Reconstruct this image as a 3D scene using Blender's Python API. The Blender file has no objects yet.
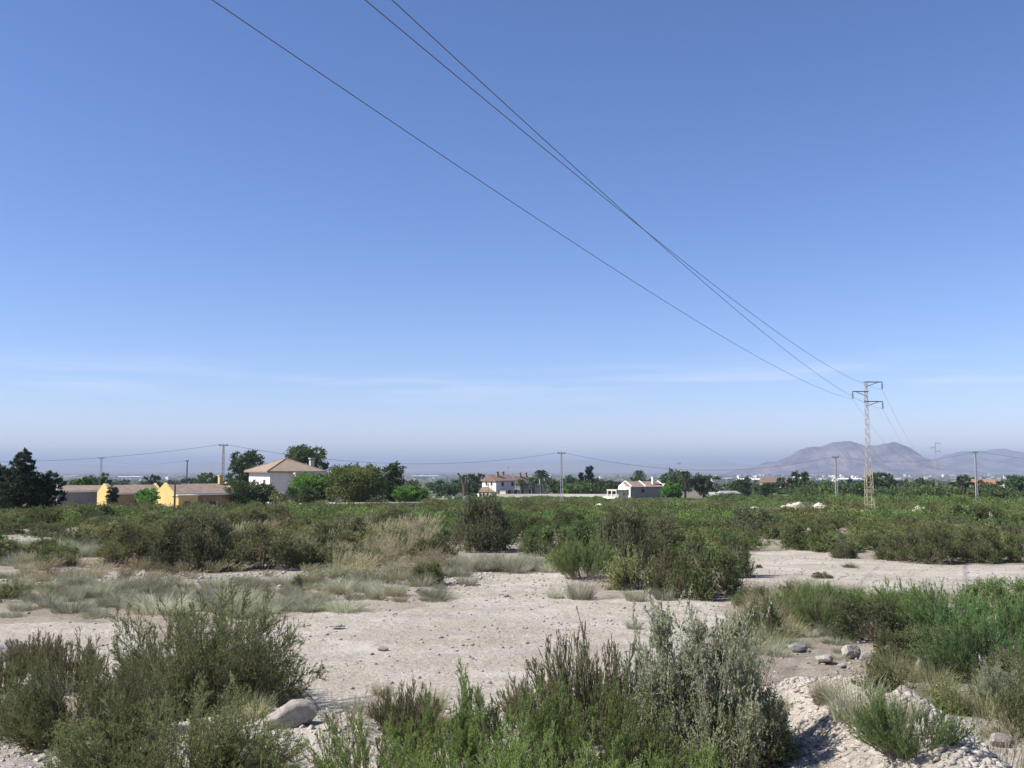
import bpy, math, random
import numpy as np
from mathutils import Vector, Matrix

# ------------------------------------------------------------------ camera, light, exposure
SC = bpy.context.scene
COL = SC.collection
F = 1000.0
PITCH = math.atan(84 / F)
cam = bpy.data.cameras.new('camera'); camo = bpy.data.objects.new('camera', cam); COL.objects.link(camo)
cam.sensor_fit = 'HORIZONTAL'; cam.sensor_width = 36; cam.lens = 36 * F / 1024
cam.clip_start = 0.1; cam.clip_end = 120000
camo.location = (0, 0, 0); camo.rotation_euler = (math.pi / 2 + PITCH, 0, 0)
SC.camera = camo

SUN_EL, SUN_AZ = math.radians(45), math.radians(-101)      # azimuth clockwise from the view direction (+Y)
w = bpy.data.worlds.new('World'); SC.world = w; w.use_nodes = True
nt = w.node_tree; N = nt.nodes; L = nt.links
sky = N.new('ShaderNodeTexSky'); sky.sky_type = 'NISHITA'; sky.sun_disc = False
sky.sun_elevation = SUN_EL; sky.sun_rotation = SUN_AZ
sky.altitude = 100; sky.air_density = 0.8; sky.dust_density = 0.1; sky.ozone_density = 6.0
bg = N['Background']; bg.inputs[1].default_value = 0.075
tc = N.new('ShaderNodeTexCoord'); sep = N.new('ShaderNodeSeparateXYZ'); L.new(tc.outputs['Generated'], sep.inputs[0])
mp = N.new('ShaderNodeMapping'); mp.inputs['Scale'].default_value = (2.6, 2.6, 40.0); L.new(tc.outputs['Generated'], mp.inputs[0])
nz = N.new('ShaderNodeTexNoise'); nz.inputs['Scale'].default_value = 1.7; nz.inputs['Detail'].default_value = 4; nz.inputs['Roughness'].default_value = .55
L.new(mp.outputs[0], nz.inputs[0])
cr = N.new('ShaderNodeValToRGB'); cr.color_ramp.elements[0].position = .48; cr.color_ramp.elements[1].position = .7
L.new(nz.outputs[0], cr.inputs[0])
band = N.new('ShaderNodeValToRGB'); e = band.color_ramp.elements     # the thin cloud bank lies 3 to 7 degrees up
e[0].position = 0.062; e[0].color = (0, 0, 0, 1); e[1].position = .082; e[1].color = (1, 1, 1, 1)
q = e.new(.095); q.color = (.6, .6, .6, 1); q = e.new(.112); q.color = (0, 0, 0, 1)
L.new(sep.outputs['Z'], band.inputs[0])
mu = N.new('ShaderNodeMath'); mu.operation = 'MULTIPLY'; L.new(cr.outputs[0], mu.inputs[0]); L.new(band.outputs[0], mu.inputs[1])
mu2 = N.new('ShaderNodeMath'); mu2.operation = 'MULTIPLY'; L.new(mu.outputs[0], mu2.inputs[0]); mu2.inputs[1].default_value = .42
mx = N.new('ShaderNodeMixRGB'); mx.inputs[2].default_value = (6.5, 6.6, 7.6, 1)
SKYSAT = 1.12
hsv = N.new('ShaderNodeHueSaturation'); hsv.inputs['Saturation'].default_value = SKYSAT; tint = N.new('ShaderNodeMixRGB'); tint.blend_type = 'MULTIPLY'; tint.inputs[0].default_value = 1; tint.inputs[2].default_value = (1.25, 1.04, 1.05, 1)   # camera white balance
L.new(sky.outputs[0], tint.inputs[1]); L.new(tint.outputs[0], hsv.inputs['Color'])
L.new(mu2.outputs[0], mx.inputs[0]); L.new(hsv.outputs[0], mx.inputs[1])
L.new(mx.outputs[0], bg.inputs[0])

sl = bpy.data.lights.new('sun', 'SUN'); sl.energy = 3.7; sl.angle = math.radians(.5); sl.color = (1, .96, .90)
so = bpy.data.objects.new('sun', sl); COL.objects.link(so)
sd = Vector((math.sin(SUN_AZ) * math.cos(SUN_EL), math.cos(SUN_AZ) * math.cos(SUN_EL), math.sin(SUN_EL)))
so.rotation_euler = sd.to_track_quat('Z', 'Y').to_euler()
so.location = sd * 50
SC.view_settings.view_transform = 'Standard'; SC.view_settings.look = 'None'
SC.view_settings.exposure = 1.1; SC.view_settings.gamma = 1.0
SC.render.engine = 'CYCLES'
cy = SC.cycles
cy.max_bounces = 5; cy.diffuse_bounces = 3; cy.glossy_bounces = 1; cy.transmission_bounces = 3; cy.volume_bounces = 0
cy.use_denoising = True

HAZE_DENS = 0.00012
HAZE_COL = (.52, .61, .77)

# ------------------------------------------------------------------ numpy helpers
def vnoise(x, y, seed=0):
    x = np.asarray(x, float); y = np.asarray(y, float)
    xi = np.floor(x).astype(np.int64); yi = np.floor(y).astype(np.int64)
    xf = x - xi; yf = y - yi
    u = xf * xf * (3 - 2 * xf); v = yf * yf * (3 - 2 * yf)
    def h(a, b):
        n = (a * 374761393 + b * 668265263 + seed * 974634777) & 0xffffffff
        n = ((n ^ (n >> 13)) * 1274126177) & 0xffffffff
        return ((n ^ (n >> 16)) & 0xffff) / 65535.0
    return (h(xi, yi) * (1 - u) + h(xi + 1, yi) * u) * (1 - v) + (h(xi, yi + 1) * (1 - u) + h(xi + 1, yi + 1) * u) * v

def fbm(x, y, seed=0, o=4):
    s = 0; a = 1; t = 0
    for i in range(o):
        s = s + a * (vnoise(x * 2 ** i, y * 2 ** i, seed + i) - .5); t += a; a *= .5
    return s / t

def sstep(a, b, x):
    t = np.clip((x - a) / (b - a), 0, 1); return t * t * (3 - 2 * t)

PR = np.array([0, 4, 7.3, 8.6, 10, 12, 20, 28, 40, 60, 100, 160, 300, 600, 1000, 3000, 8000, 40000.])
PZ = np.array([-1.62, -1.68, -1.80, -2.02, -2.42, -2.62, -2.75, -2.87, -3.1, -3.5, -4.2, -5.7, -8.7, -14, -20, -38, -50, -58.])
def H(x, y):
    x = np.asarray(x, float); y = np.asarray(y, float)
    r = np.hypot(x, y)
    z = np.interp(r, PR, PZ)
    near = sstep(40, 12, r)
    # the rubble ridge running away from the camera on the right, ground falling off beyond it
    along = sstep(4.0, 5.0, y) * sstep(9.6, 8.0, y)
    z = z + .33 * np.exp(-((x - 2.35 - .12 * np.sin(y * 2.2)) / .42) ** 2) * along
    z = z - .42 * sstep(2.45, 3.3, x) * sstep(11, 7.5, r) * sstep(-2, 3, y)
    z = z + fbm(x / 1.4, y / 1.4, 3) * .22 * sstep(13, 9, r)
    z = z + fbm(x / .35, y / .35, 9, 3) * .10 * sstep(11, 8, r) * (r > 1)
    z = z + fbm(x / 9, y / 9, 5) * .12 * sstep(14, 24, r)
    z = z + fbm(x / 70, y / 70, 7) * 2.0 * sstep(60, 500, r) * sstep(12000, 2000, r)
    # low spoil lip along the left of the clearing
    z = z + .22 * np.exp(-((y - 25.5 - .25 * x) / 1.3) ** 2) * sstep(-1, -5, x) * sstep(-22, -16, x)
    return z

cp, sp_ = math.cos(PITCH), math.sin(PITCH)
def ray(px, py):
    x = (px - 512) / F; y = (384 - py) / F
    Y = cp - y * sp_; Z = sp_ + y * cp
    return x / Y, Z / Y
def at(px, py, Y):
    a, b = ray(px, py); return Vector((a * Y, Y, b * Y))
def proj(X, Y, Z):
    d = Y * cp + Z * sp_; u = -Y * sp_ + Z * cp
    return 512 + F * X / d, 384 - F * u / d
def ground(px, py):
    a, b = ray(px, py); lo = 1.0
    ys = np.exp(np.linspace(math.log(3.2), math.log(6000), 4000))
    dz = b * ys - H(a * ys, ys)
    i = int(np.argmax(dz < 0)) if (dz < 0).any() else len(ys) - 1
    Y = ys[max(i, 1)]
    return Vector((a * Y, Y, float(H(a * Y, Y))))
def onground(px, Y):
    a, _ = ray(px, 470); X = a * Y
    return Vector((X, Y, float(H(X, Y))))

def inpoly(px, py, poly):
    px = np.asarray(px, float); py = np.asarray(py, float)
    c = np.zeros(px.shape, bool); n = len(poly)
    for i in range(n):
        x1, y1 = poly[i]; x2, y2 = poly[(i + 1) % n]
        if y1 == y2: continue
        k = ((y1 > py) != (y2 > py)) & (px < (x2 - x1) * (py - y1) / (y2 - y1) + x1)
        c ^= k
    return c

# ------------------------------------------------------------------ mesh building
def npmesh(name, V, Fs, mats, fm=None, rnd=None, smooth=False):
    """V (n,3); Fs list of int arrays (m,k)."""
    me = bpy.data.meshes.new(name)
    V = np.asarray(V, np.float32)
    me.vertices.add(len(V)); me.vertices.foreach_set('co', V.ravel())
    nl = sum(f.size for f in Fs); npoly = sum(len(f) for f in Fs)
    me.loops.add(nl); me.loops.foreach_set('vertex_index', np.concatenate([f.ravel() for f in Fs]).astype(np.int32))
    me.polygons.add(npoly)
    tot = np.concatenate([np.full(len(f), f.shape[1]) for f in Fs]).astype(np.int32)
    st = np.concatenate([[0], np.cumsum(tot)[:-1]]).astype(np.int32)
    me.polygons.foreach_set('loop_start', st)
    for m in (mats if isinstance(mats, (list, tuple)) else [mats]): me.materials.append(m)
    if fm is not None: me.polygons.foreach_set('material_index', np.asarray(fm, np.int32))
    me.update(calc_edges=True)
    if smooth: me.polygons.foreach_set('use_smooth', np.ones(npoly, bool))
    if rnd is not None:
        a = me.attributes.new('rnd', 'FLOAT', 'FACE'); a.data.foreach_set('value', np.asarray(rnd, np.float32))
    me.validate()
    return me

class MB:
    def __init__(s): s.v = []; s.f = []
    def poly(s, pts):
        b = len(s.v); s.v += [tuple(p) for p in pts]; s.f.append(tuple(range(b, b + len(pts)))); return s
    def box(s, x0, x1, y0, y1, z0, z1):
        b = len(s.v)
        s.v += [(x, y, z) for z in (z0, z1) for y in (y0, y1) for x in (x0, x1)]
        for f in ((0, 2, 3, 1), (4, 5, 7, 6), (0, 1, 5, 4), (1, 3, 7, 5), (3, 2, 6, 7), (2, 0, 4, 6)):
            s.f.append(tuple(b + i for i in f))
        return s
    def loft(s, A, B, cap=True):
        b = len(s.v); n = len(A); s.v += [tuple(p) for p in A] + [tuple(p) for p in B]
        for i in range(n):
            j = (i + 1) % n; s.f.append((b + i, b + j, b + n + j, b + n + i))
        if cap: s.f.append(tuple(b + i for i in reversed(range(n)))); s.f.append(tuple(b + n + i for i in range(n)))
        return s
    def tube(s, pts, rad, n=6, cap=True):
        pts = [Vector(p) for p in pts]
        rs = rad if isinstance(rad, (list, tuple)) else [rad] * len(pts)
        b = len(s.v)
        for i, p in enumerate(pts):
            d = (pts[min(i + 1, len(pts) - 1)] - pts[max(i - 1, 0)]).normalized()
            a = d.cross(Vector((0, 0, 1)) if abs(d.z) < .9 else Vector((1, 0, 0))).normalized(); c = d.cross(a)
            for k in range(n):
                t = 2 * math.pi * k / n
                s.v.append(tuple(p + (a * math.cos(t) + c * math.sin(t)) * rs[i]))
        for i in range(len(pts) - 1):
            for k in range(n):
                j = (k + 1) % n
                s.f.append((b + i * n + k, b + i * n + j, b + (i + 1) * n + j, b + (i + 1) * n + k))
        if cap:
            s.f.append(tuple(b + k for k in reversed(range(n)))); m = b + (len(pts) - 1) * n
            s.f.append(tuple(m + k for k in range(n)))
        return s
    def build(s, name, mat, parent=None, loc=None, smooth=False):
        me = bpy.data.meshes.new(name); me.from_pydata(s.v, [], s.f); me.update()
        me.materials.append(mat)
        if smooth:
            for p in me.polygons: p.use_smooth = True
        o = bpy.data.objects.new(name, me); COL.objects.link(o)
        if parent: o.parent = parent
        if loc is not None: o.location = loc
        return o

def link(name, me, parent=None, loc=None):
    o = bpy.data.objects.new(name, me); COL.objects.link(o)
    if parent: o.parent = parent
    if loc is not None: o.location = loc
    return o
def tag(o, label, cat, group=None, kind=None):
    if label: o['label'] = label
    if cat: o['category'] = cat
    if group: o['group'] = group
    if kind: o['kind'] = kind
    return o
def thing(name, label, cat, loc=(0, 0, 0), rz=0, group=None, scale=1):
    o = bpy.data.objects.new(name, None); COL.objects.link(o); o.empty_display_size = .3
    o.location = loc; o.rotation_euler = (0, 0, rz)
    o.scale = (scale,) * 3 if not isinstance(scale, (tuple, list)) else scale
    return tag(o, label, cat, group)
KIDS = {}
def clone(root, loc, rz, scale, label, cat, group=None):
    r = root.copy(); COL.objects.link(r); r.location = loc; r.rotation_euler = (0, 0, rz)
    r.scale = (scale,) * 3 if not isinstance(scale, (tuple, list)) else scale
    for k in ('group',):
        if k in r: del r[k]
    tag(r, label, cat, group)
    for ch in root.children:
        c = ch.copy(); COL.objects.link(c); c.parent = r
    return r

# ------------------------------------------------------------------ materials
MATS = {}
def nodes(m):
    m.use_nodes = True; return m.node_tree.nodes, m.node_tree.links
def surf(name, col, col2=None, scale=3.0, rough=.85, bump=0.0, bscale=None, metal=0.0, stretch=(1, 1, 1), ramp=(.35, .65), detail=6):
    m = bpy.data.materials.new(name); n, l = nodes(m); b = n['Principled BSDF']
    b.inputs['Roughness'].default_value = rough; b.inputs['Metallic'].default_value = metal
    b.inputs['Specular IOR Level'].default_value = .25
    t = n.new('ShaderNodeTexCoord'); mp = n.new('ShaderNodeMapping'); mp.inputs['Scale'].default_value = stretch
    l.new(t.outputs['Object'], mp.inputs[0])
    z = n.new('ShaderNodeTexNoise'); z.inputs['Scale'].default_value = scale; z.inputs['Detail'].default_value = detail; z.inputs['Roughness'].default_value = .65
    l.new(mp.outputs[0], z.inputs[0])
    r = n.new('ShaderNodeValToRGB'); r.color_ramp.elements[0].position = ramp[0]; r.color_ramp.elements[1].position = ramp[1]
    r.color_ramp.elements[0].color = (*col, 1); c2 = col2 or tuple(c * .8 for c in col); r.color_ramp.elements[1].color = (*c2, 1)
    l.new(z.outputs[0], r.inputs[0]); l.new(r.outputs[0], b.inputs['Base Color'])
    if bump:
        z2 = n.new('ShaderNodeTexNoise'); z2.inputs['Scale'].default_value = bscale or scale * 4; z2.inputs['Detail'].default_value = 5
        l.new(mp.outputs[0], z2.inputs[0])
        bp = n.new('ShaderNodeBump'); bp.inputs['Strength'].default_value = .8; bp.inputs['Distance'].default_value = bump
        l.new(z2.outputs[0], bp.inputs['Height']); l.new(bp.outputs[0], b.inputs['Normal'])
    MATS[name] = m; return m

def foliage(name, cols, transl=.35, rough=.7, var=.3, boost=True):
    """cols: colours from dark to light picked per leaf; per-plant shift through Object Info."""
    m = bpy.data.materials.new(name); n, l = nodes(m); b = n['Principled BSDF']; out = n['Material Output']
    b.inputs['Roughness'].default_value = rough; b.inputs['Specular IOR Level'].default_value = .2
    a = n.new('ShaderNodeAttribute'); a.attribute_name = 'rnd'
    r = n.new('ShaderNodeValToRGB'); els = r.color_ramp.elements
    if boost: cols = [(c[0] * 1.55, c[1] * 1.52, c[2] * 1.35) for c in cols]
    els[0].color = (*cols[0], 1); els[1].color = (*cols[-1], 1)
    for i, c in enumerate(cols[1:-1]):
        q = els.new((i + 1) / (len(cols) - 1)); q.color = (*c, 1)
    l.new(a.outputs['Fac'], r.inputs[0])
    oi = n.new('ShaderNodeObjectInfo'); mr = n.new('ShaderNodeMapRange'); mr.inputs[3].default_value = 1 - var; mr.inputs[4].default_value = 1 + var
    l.new(oi.outputs['Random'], mr.inputs[0])
    geo = n.new('ShaderNodeNewGeometry'); pn = n.new('ShaderNodeTexNoise'); pn.inputs['Scale'].default_value = .21; pn.inputs['Detail'].default_value = 2
    l.new(geo.outputs['Position'], pn.inputs[0])
    mr2 = n.new('ShaderNodeMapRange'); mr2.inputs[1].default_value = .3; mr2.inputs[2].default_value = .7; mr2.inputs[3].default_value = .47; mr2.inputs[4].default_value = .528
    l.new(pn.outputs[0], mr2.inputs[0])
    pn2 = n.new('ShaderNodeTexNoise'); pn2.inputs['Scale'].default_value = .45; pn2.inputs['Detail'].default_value = 3; l.new(geo.outputs['Position'], pn2.inputs[0])
    mr3 = n.new('ShaderNodeMapRange'); mr3.inputs[1].default_value = .32; mr3.inputs[2].default_value = .68; mr3.inputs[3].default_value = .72; mr3.inputs[4].default_value = 1.28
    l.new(pn2.outputs[0], mr3.inputs[0]); vm_ = n.new('ShaderNodeMath'); vm_.operation = 'MULTIPLY'; l.new(mr.outputs[0], vm_.inputs[0]); l.new(mr3.outputs[0], vm_.inputs[1])
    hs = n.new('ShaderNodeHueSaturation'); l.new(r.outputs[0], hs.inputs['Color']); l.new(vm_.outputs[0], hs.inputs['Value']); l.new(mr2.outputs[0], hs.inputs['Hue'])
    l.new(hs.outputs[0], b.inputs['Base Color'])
    tr = n.new('ShaderNodeBsdfTranslucent'); l.new(hs.outputs[0], tr.inputs[0])
    mxs = n.new('ShaderNodeMixShader'); mxs.inputs[0].default_value = transl
    l.new(b.outputs[0], mxs.inputs[1]); l.new(tr.outputs[0], mxs.inputs[2]); l.new(mxs.outputs[0], out.inputs[0])
    MATS[name] = m; return m

M_GREEN = foliage('green_scrub_leaf', [(.08, .06, .035), (.06, .09, .03), (.095, .135, .045), (.16, .20, .075)])
M_FEATH = foliage('feathery_leaf', [(.10, .09, .04), (.07, .115, .038), (.10, .165, .052), (.17, .24, .085)])
M_OLIVE = foliage('olive_scrub_leaf', [(.10, .08, .05), (.09, .10, .04), (.13, .145, .06), (.20, .21, .10)])
M_DARK = foliage('dark_scrub_leaf', [(.065, .065, .038), (.068, .082, .04), (.10, .118, .06), (.165, .185, .105)])
M_SILVER = foliage('silver_leaf', [(.22, .21, .13), (.30, .32, .19), (.43, .445, .29), (.62, .62, .46)], .5, boost=False)
M_SAGE = foliage('sage_grass', [(.30, .27, .17), (.28, .285, .185), (.36, .365, .25), (.47, .46, .34)], .3, boost=False)
M_DRY = foliage('dry_grass', [(.15, .15, .065), (.26, .235, .12), (.35, .315, .18), (.42, .385, .25)], .3, boost=False)
M_BROWN = foliage('brown_twig_leaf', [(.12, .085, .055), (.14, .115, .065), (.13, .14, .06), (.15, .17, .07)])
M_PINE = foliage('pine_needles', [(.018, .03, .016), (.025, .045, .02), (.04, .065, .028)], .2, boost=False)
M_TREE = foliage('dark_tree_leaf', [(.035, .055, .025), (.055, .085, .035), (.085, .12, .05)], .3)
M_BRIGHT = foliage('bright_tree_leaf', [(.05, .10, .02), (.08, .15, .03), (.12, .21, .045)], .4)
M_PEPPER = foliage('weeping_tree_leaf', [(.08, .10, .033), (.12, .145, .048), (.18, .20, .07)], .4)
M_PALM = foliage('palm_leaf', [(.035, .05, .028), (.05, .075, .04), (.08, .105, .055)], .25)
M_FAR = foliage('far_tree_leaf', [(.03, .045, .022), (.045, .065, .028), (.07, .09, .04)], .2)
M_FARSC = foliage('far_scrub_leaf', [(.05, .06, .03), (.06, .085, .035), (.085, .115, .045), (.13, .16, .07)])
M_STEM = surf('woody_stem', (.16, .12, .09), (.26, .21, .16), 30, .9)
M_PALESTEM = surf('pale_stem', (.32, .28, .20), (.42, .38, .29), 30, .9)
M_GREYSTEM = surf('grey_green_stem', (.20, .20, .12), (.28, .28, .18), 30, .9)
M_BARK = surf('bark', (.10, .075, .055), (.17, .13, .10), 6, .95, .02)
M_ROCK = surf('pale_limestone', (.31, .27, .225), (.47, .43, .375), 5, .95, .02, 25)
M_ROCKG = surf('grey_stone', (.22, .205, .19), (.36, .335, .31), 6, .95, .02, 25)
M_WHITE = surf('white_render', (.80, .75, .67), (.72, .67, .58), .8, .9)
M_CREAM = surf('cream_render', (.55, .50, .42), (.48, .43, .35), .8, .9)
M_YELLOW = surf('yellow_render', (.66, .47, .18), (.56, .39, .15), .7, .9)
M_YELLOWSHADE = surf('yellow_render_shaded', (.42, .29, .16), (.34, .23, .13), .7, .9)  # yellow walls' shaded side: the shade is put into this darker colour
M_GREYW = surf('grey_render', (.30, .285, .27), (.25, .24, .23), .8, .9)
M_STONESHADE = surf('stone_and_shaded_wall', (.34, .29, .24), (.24, .20, .165), 2.5, .95, .03)  # stone walls, and the bungalow's shaded wall with shade in its colour
M_TILE = surf('roof_tile_tan', (.33, .26, .19), (.24, .18, .13), 1.6, .9, .03, 8, stretch=(1, 1, 3))
M_TILER = surf('roof_tile_red', (.25, .165, .13), (.18, .12, .095), 1.6, .9, .03, 8)
M_TILEB = surf('roof_tile_brown', (.30, .22, .17), (.20, .15, .115), 1.4, .9, .03, 8)
M_GLASS = surf('dark_glass', (.03, .035, .04), (.05, .055, .06), 1, .2)
M_STEEL = surf('galvanised_steel', (.44, .39, .37), (.36, .31, .29), 4, .6, metal=.2)
M_PRIMER = surf('weathered_paint_steel', (.44, .40, .28), (.34, .27, .19), 4, .7)
M_CONC = surf('pole_concrete', (.46, .44, .41), (.38, .36, .33), 4, .9)
M_WOODP = surf('pole_wood', (.10, .085, .075), (.07, .06, .05), 4, .9)
M_CABLE = surf('aluminium_cable', (.13, .13, .14), (.11, .11, .12), 4, .6)
M_DARKM = surf('dark_metal', (.09, .085, .09), None, 4, .6)
M_CERAM = surf('insulator_glaze', (.16, .13, .12), None, 4, .3)

# ------------------------------------------------------------------ plant generator
def unit(a): return a / np.maximum(np.linalg.norm(a, axis=-1, keepdims=True), 1e-9)
def perp(rg, d):
    r = rg.normal(size=d.shape); r -= (r * d).sum(-1, keepdims=True) * d; return unit(r)

def tubes(P, R):
    """P (n,k,3) polylines, R (n,k) radii -> 3-sided tubes."""
    n, k, _ = P.shape
    d = unit(np.gradient(P, axis=1)); ref = np.where(np.abs(d[..., 2:3]) < .9, np.array([0, 0, 1.]), np.array([1., 0, 0]))
    a = unit(np.cross(d, ref)); c = np.cross(d, a)
    V = np.stack([P + (a * math.cos(t) + c * math.sin(t)) * R[..., None] for t in (0, 2.094, 4.189)], 2)   # n,k,3,3
    idx = np.arange(n * k * 3).reshape(n, k, 3)
    fs = []
    for j in range(3):
        fs.append(np.stack([idx[:, :-1, j], idx[:, :-1, (j + 1) % 3], idx[:, 1:, (j + 1) % 3], idx[:, 1:, j]], -1).reshape(-1, 4))
    return V.reshape(-1, 3), np.concatenate(fs)

def ribbons(rg, B, D, Ln, W, bend, seg=4, wind=None):
    """grass blades: base B, direction D, length, width; bend pulls outward and down."""
    n = len(B); t = np.linspace(0, 1, seg + 1)[None, :, None]
    side = unit(np.cross(D, rg.normal(size=D.shape)))
    out = D * np.array([1, 1, 0]); out = unit(out + 1e-4)
    P = B[:, None] + D[:, None] * t * Ln[:, None, None] + (out[:, None] * .5 - np.array([0, 0, .55])) * (t ** 2.2) * (bend * Ln)[:, None, None]
    if wind is not None: P = P + np.asarray(wind)[None, None] * t ** 2 * Ln[:, None, None]
    wd = (W[:, None, None] * (1 - t ** 1.5) * .5 + .0004)
    V = np.stack([P - side[:, None] * wd, P + side[:, None] * wd], 2)
    idx = np.arange(n * (seg + 1) * 2).reshape(n, seg + 1, 2)
    f = np.stack([idx[:, :-1, 0], idx[:, :-1, 1], idx[:, 1:, 1], idx[:, 1:, 0]], -1).reshape(-1, 4)
    return V.reshape(-1, 3), f, P[:, -1]

def leaves(rg, P, D, Ln, W):
    s = perp(rg, D)
    tip = P + D * Ln[:, None]; mid = P + D * (Ln * .45)[:, None]; nrm = np.cross(s, D)
    V = np.stack([P, mid + s * W[:, None] * .5 + nrm * (Ln * .06)[:, None], tip, mid - s * W[:, None] * .5 + nrm * (Ln * .06)[:, None]], 1)
    return V.reshape(-1, 3), np.arange(len(P) * 4).reshape(-1, 4)

def shoots(rg, P0, D0, L0, per, t0, ang, up, lfac, seg=4, droop=0.0):
    """child shoots along parents (P0 start, D0 dir, L0 length, straightish)."""
    n = len(P0); t = rg.uniform(t0, 1, (n, per)); t = t.ravel(); i = np.repeat(np.arange(n), per)
    s = P0[i] + D0[i] * (L0[i] * t)[:, None]
    a = rg.uniform(.6, 1.3, len(i)) * ang
    d = D0[i] * np.cos(a)[:, None] + perp(rg, D0[i]) * np.sin(a)[:, None] + np.array([0, 0, 1.]) * up
    d = unit(d); l = L0[i] * lfac * (1.15 - .65 * t) * rg.uniform(.6, 1.25, len(i))
    return s, d, l

def plant(seed, R, Hh, n0=40, n1=8, n2=0, tilt=.7, leafL=.02, leafW=.004, per=14, base=.12, ang=.55, up=.15, l1=.38, l2=.4,
          stemr=.004, leaf_ang=.5, lobes=0, pow_=.6):
    rg = np.random.default_rng(seed)
    az = rg.uniform(0, 6.2832, n0)
    if lobes:
        la = rg.uniform(0, 6.2832, lobes); az = la[rg.integers(0, lobes, n0)] + rg.normal(0, .42, n0)
        lt = rg.uniform(.1, 1, lobes)
    tl = rg.uniform(0, 1, n0) ** pow_ * tilt
    D = np.stack([np.sin(tl) * np.cos(az), np.sin(tl) * np.sin(az), np.cos(tl)], 1)
    B = np.stack([np.cos(az), np.sin(az), np.zeros(n0)], 1) * (rg.uniform(0, 1, n0) ** .5 * base * R)[:, None]
    hx = np.minimum(R / np.maximum(np.sin(tl), .05), Hh / np.maximum(np.cos(tl), .05))
    # rounded dome reach with irregular outline
    reach = 1 / np.sqrt((np.sin(tl) / R) ** 2 + (np.cos(tl) / Hh) ** 2)
    L0 = reach * (.78 + .3 * vnoise(az * 1.3, tl * 3 + seed, seed)) * rg.uniform(.62, 1.05, n0)
    L0 = L0 * .86
    s1, d1, g1 = shoots(rg, B, D, L0, n1, .22, ang, up, l1)
    S, Dd, G = [s1, B + D * (L0 * .6)[:, None]], [d1, D], [g1, L0 * .42]
    if n2:
        s2, d2, g2 = shoots(rg, s1, d1, g1, n2, .25, ang * .9, up * .6, l2); S.append(s2); Dd.append(d2); G.append(g2)
    S = np.concatenate(S); Dd = np.concatenate(Dd); G = np.concatenate(G)
    # leaves along all shoots
    cnt = np.maximum(2, (per * G / G.mean()).astype(int)); i = np.repeat(np.arange(len(S)), cnt)
    t = rg.uniform(.05, 1.0, len(i))
    P = S[i] + Dd[i] * (G[i] * t)[:, None]
    a = rg.uniform(.4, 1.4, len(i)) * leaf_ang
    ld = unit(Dd[i] * np.cos(a)[:, None] + perp(rg, Dd[i]) * np.sin(a)[:, None])
    ll = leafL * rg.uniform(.6, 1.3, len(i)) * (1.1 - .4 * t); lw = leafW * rg.uniform(.7, 1.3, len(i))
    P[:, 2] = np.maximum(P[:, 2], .01)
    LV, LF = leaves(rg, P, ld, ll, lw)
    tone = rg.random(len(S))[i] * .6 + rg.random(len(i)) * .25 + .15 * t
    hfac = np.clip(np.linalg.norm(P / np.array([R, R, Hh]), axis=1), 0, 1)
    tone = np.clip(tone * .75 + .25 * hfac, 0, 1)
    # stems
    tt = np.linspace(0, 1, 4)
    P0 = B[:, None] + D[:, None] * (L0[:, None] * tt)[..., None]
    V1, F1 = tubes(P0, stemr * 1.6 * (1.1 - tt)[None] * np.ones((n0, 1)))
    P1 = S[:, None] + Dd[:, None] * (G[:, None] * tt[::3])[..., None]
    V2, F2 = tubes(P1, stemr * .6 * (1.15 - tt[::3])[None] * np.ones((len(S), 1)))
    SV = np.concatenate([V1, V2]); SF = np.concatenate([F1, F2 + len(V1)])
    return LV, LF, tone, SV, SF

def plant_thing(name, P, mleaf, mstem=None):
    """mesh data pair, reused for clones"""
    LV, LF, tone, SV, SF = P
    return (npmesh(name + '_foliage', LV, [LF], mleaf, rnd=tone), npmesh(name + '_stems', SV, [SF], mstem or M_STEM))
def merged(name, P, mleaf, mstem=None):
    LV, LF, tone, SV, SF = P
    return npmesh(name, np.concatenate([LV, SV]), [np.concatenate([LF, SF + len(LV)])], [mleaf, mstem or M_STEM],
                  fm=np.concatenate([np.zeros(len(LF), int), np.ones(len(SF), int)]), rnd=np.concatenate([tone, np.full(len(SF), .5)]))
def put_plant(name, pair, loc, rz, scale, label, cat, group=None):
    t = thing(name, label, cat, loc, rz, group, scale)
    link('foliage', pair[0], t); link('stems', pair[1], t); return t

def grass(seed, n, R, Hh, W, tilt=.6, bend=.5, plume=0, wind=None, plumeL=.12):
    rg = np.random.default_rng(seed)
    az = rg.uniform(0, 6.2832, n); tl = rg.uniform(0, 1, n) ** .8 * tilt
    D = np.stack([np.sin(tl) * np.cos(az), np.sin(tl) * np.sin(az), np.cos(tl)], 1)
    B = np.stack([np.cos(az), np.sin(az), np.zeros(n)], 1) * (rg.uniform(0, 1, n) ** .5 * R)[:, None]
    Ln = Hh * rg.uniform(.45, 1.1, n); V, f, tip = ribbons(rg, B, D, Ln, W * rg.uniform(.6, 1.3, n), bend * rg.uniform(.5, 1.4, n), wind=wind)
    tone = np.repeat(rg.random(n), 4)
    if plume:
        k = rg.choice(n, plume, replace=False); m = 14
        i = np.repeat(k, m); t = rg.uniform(0, 1, len(i))
        dd = unit(D[i] + (np.asarray(wind) if wind is not None else 0) * 1.6)
        P = tip[i] - dd * (plumeL * (t - .4))[:, None]
        ld = unit(dd + rg.normal(0, .25, (len(i), 3)))
        LV, LF = leaves(rg, P, ld, np.full(len(i), plumeL * .35), np.full(len(i), W * 2.2))
        tone = np.concatenate([tone, rg.uniform(.6, 1, len(LF))])
        f = np.concatenate([f, LF + len(V)]); V = np.concatenate([V, LV])
    return V, f, tone

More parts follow.
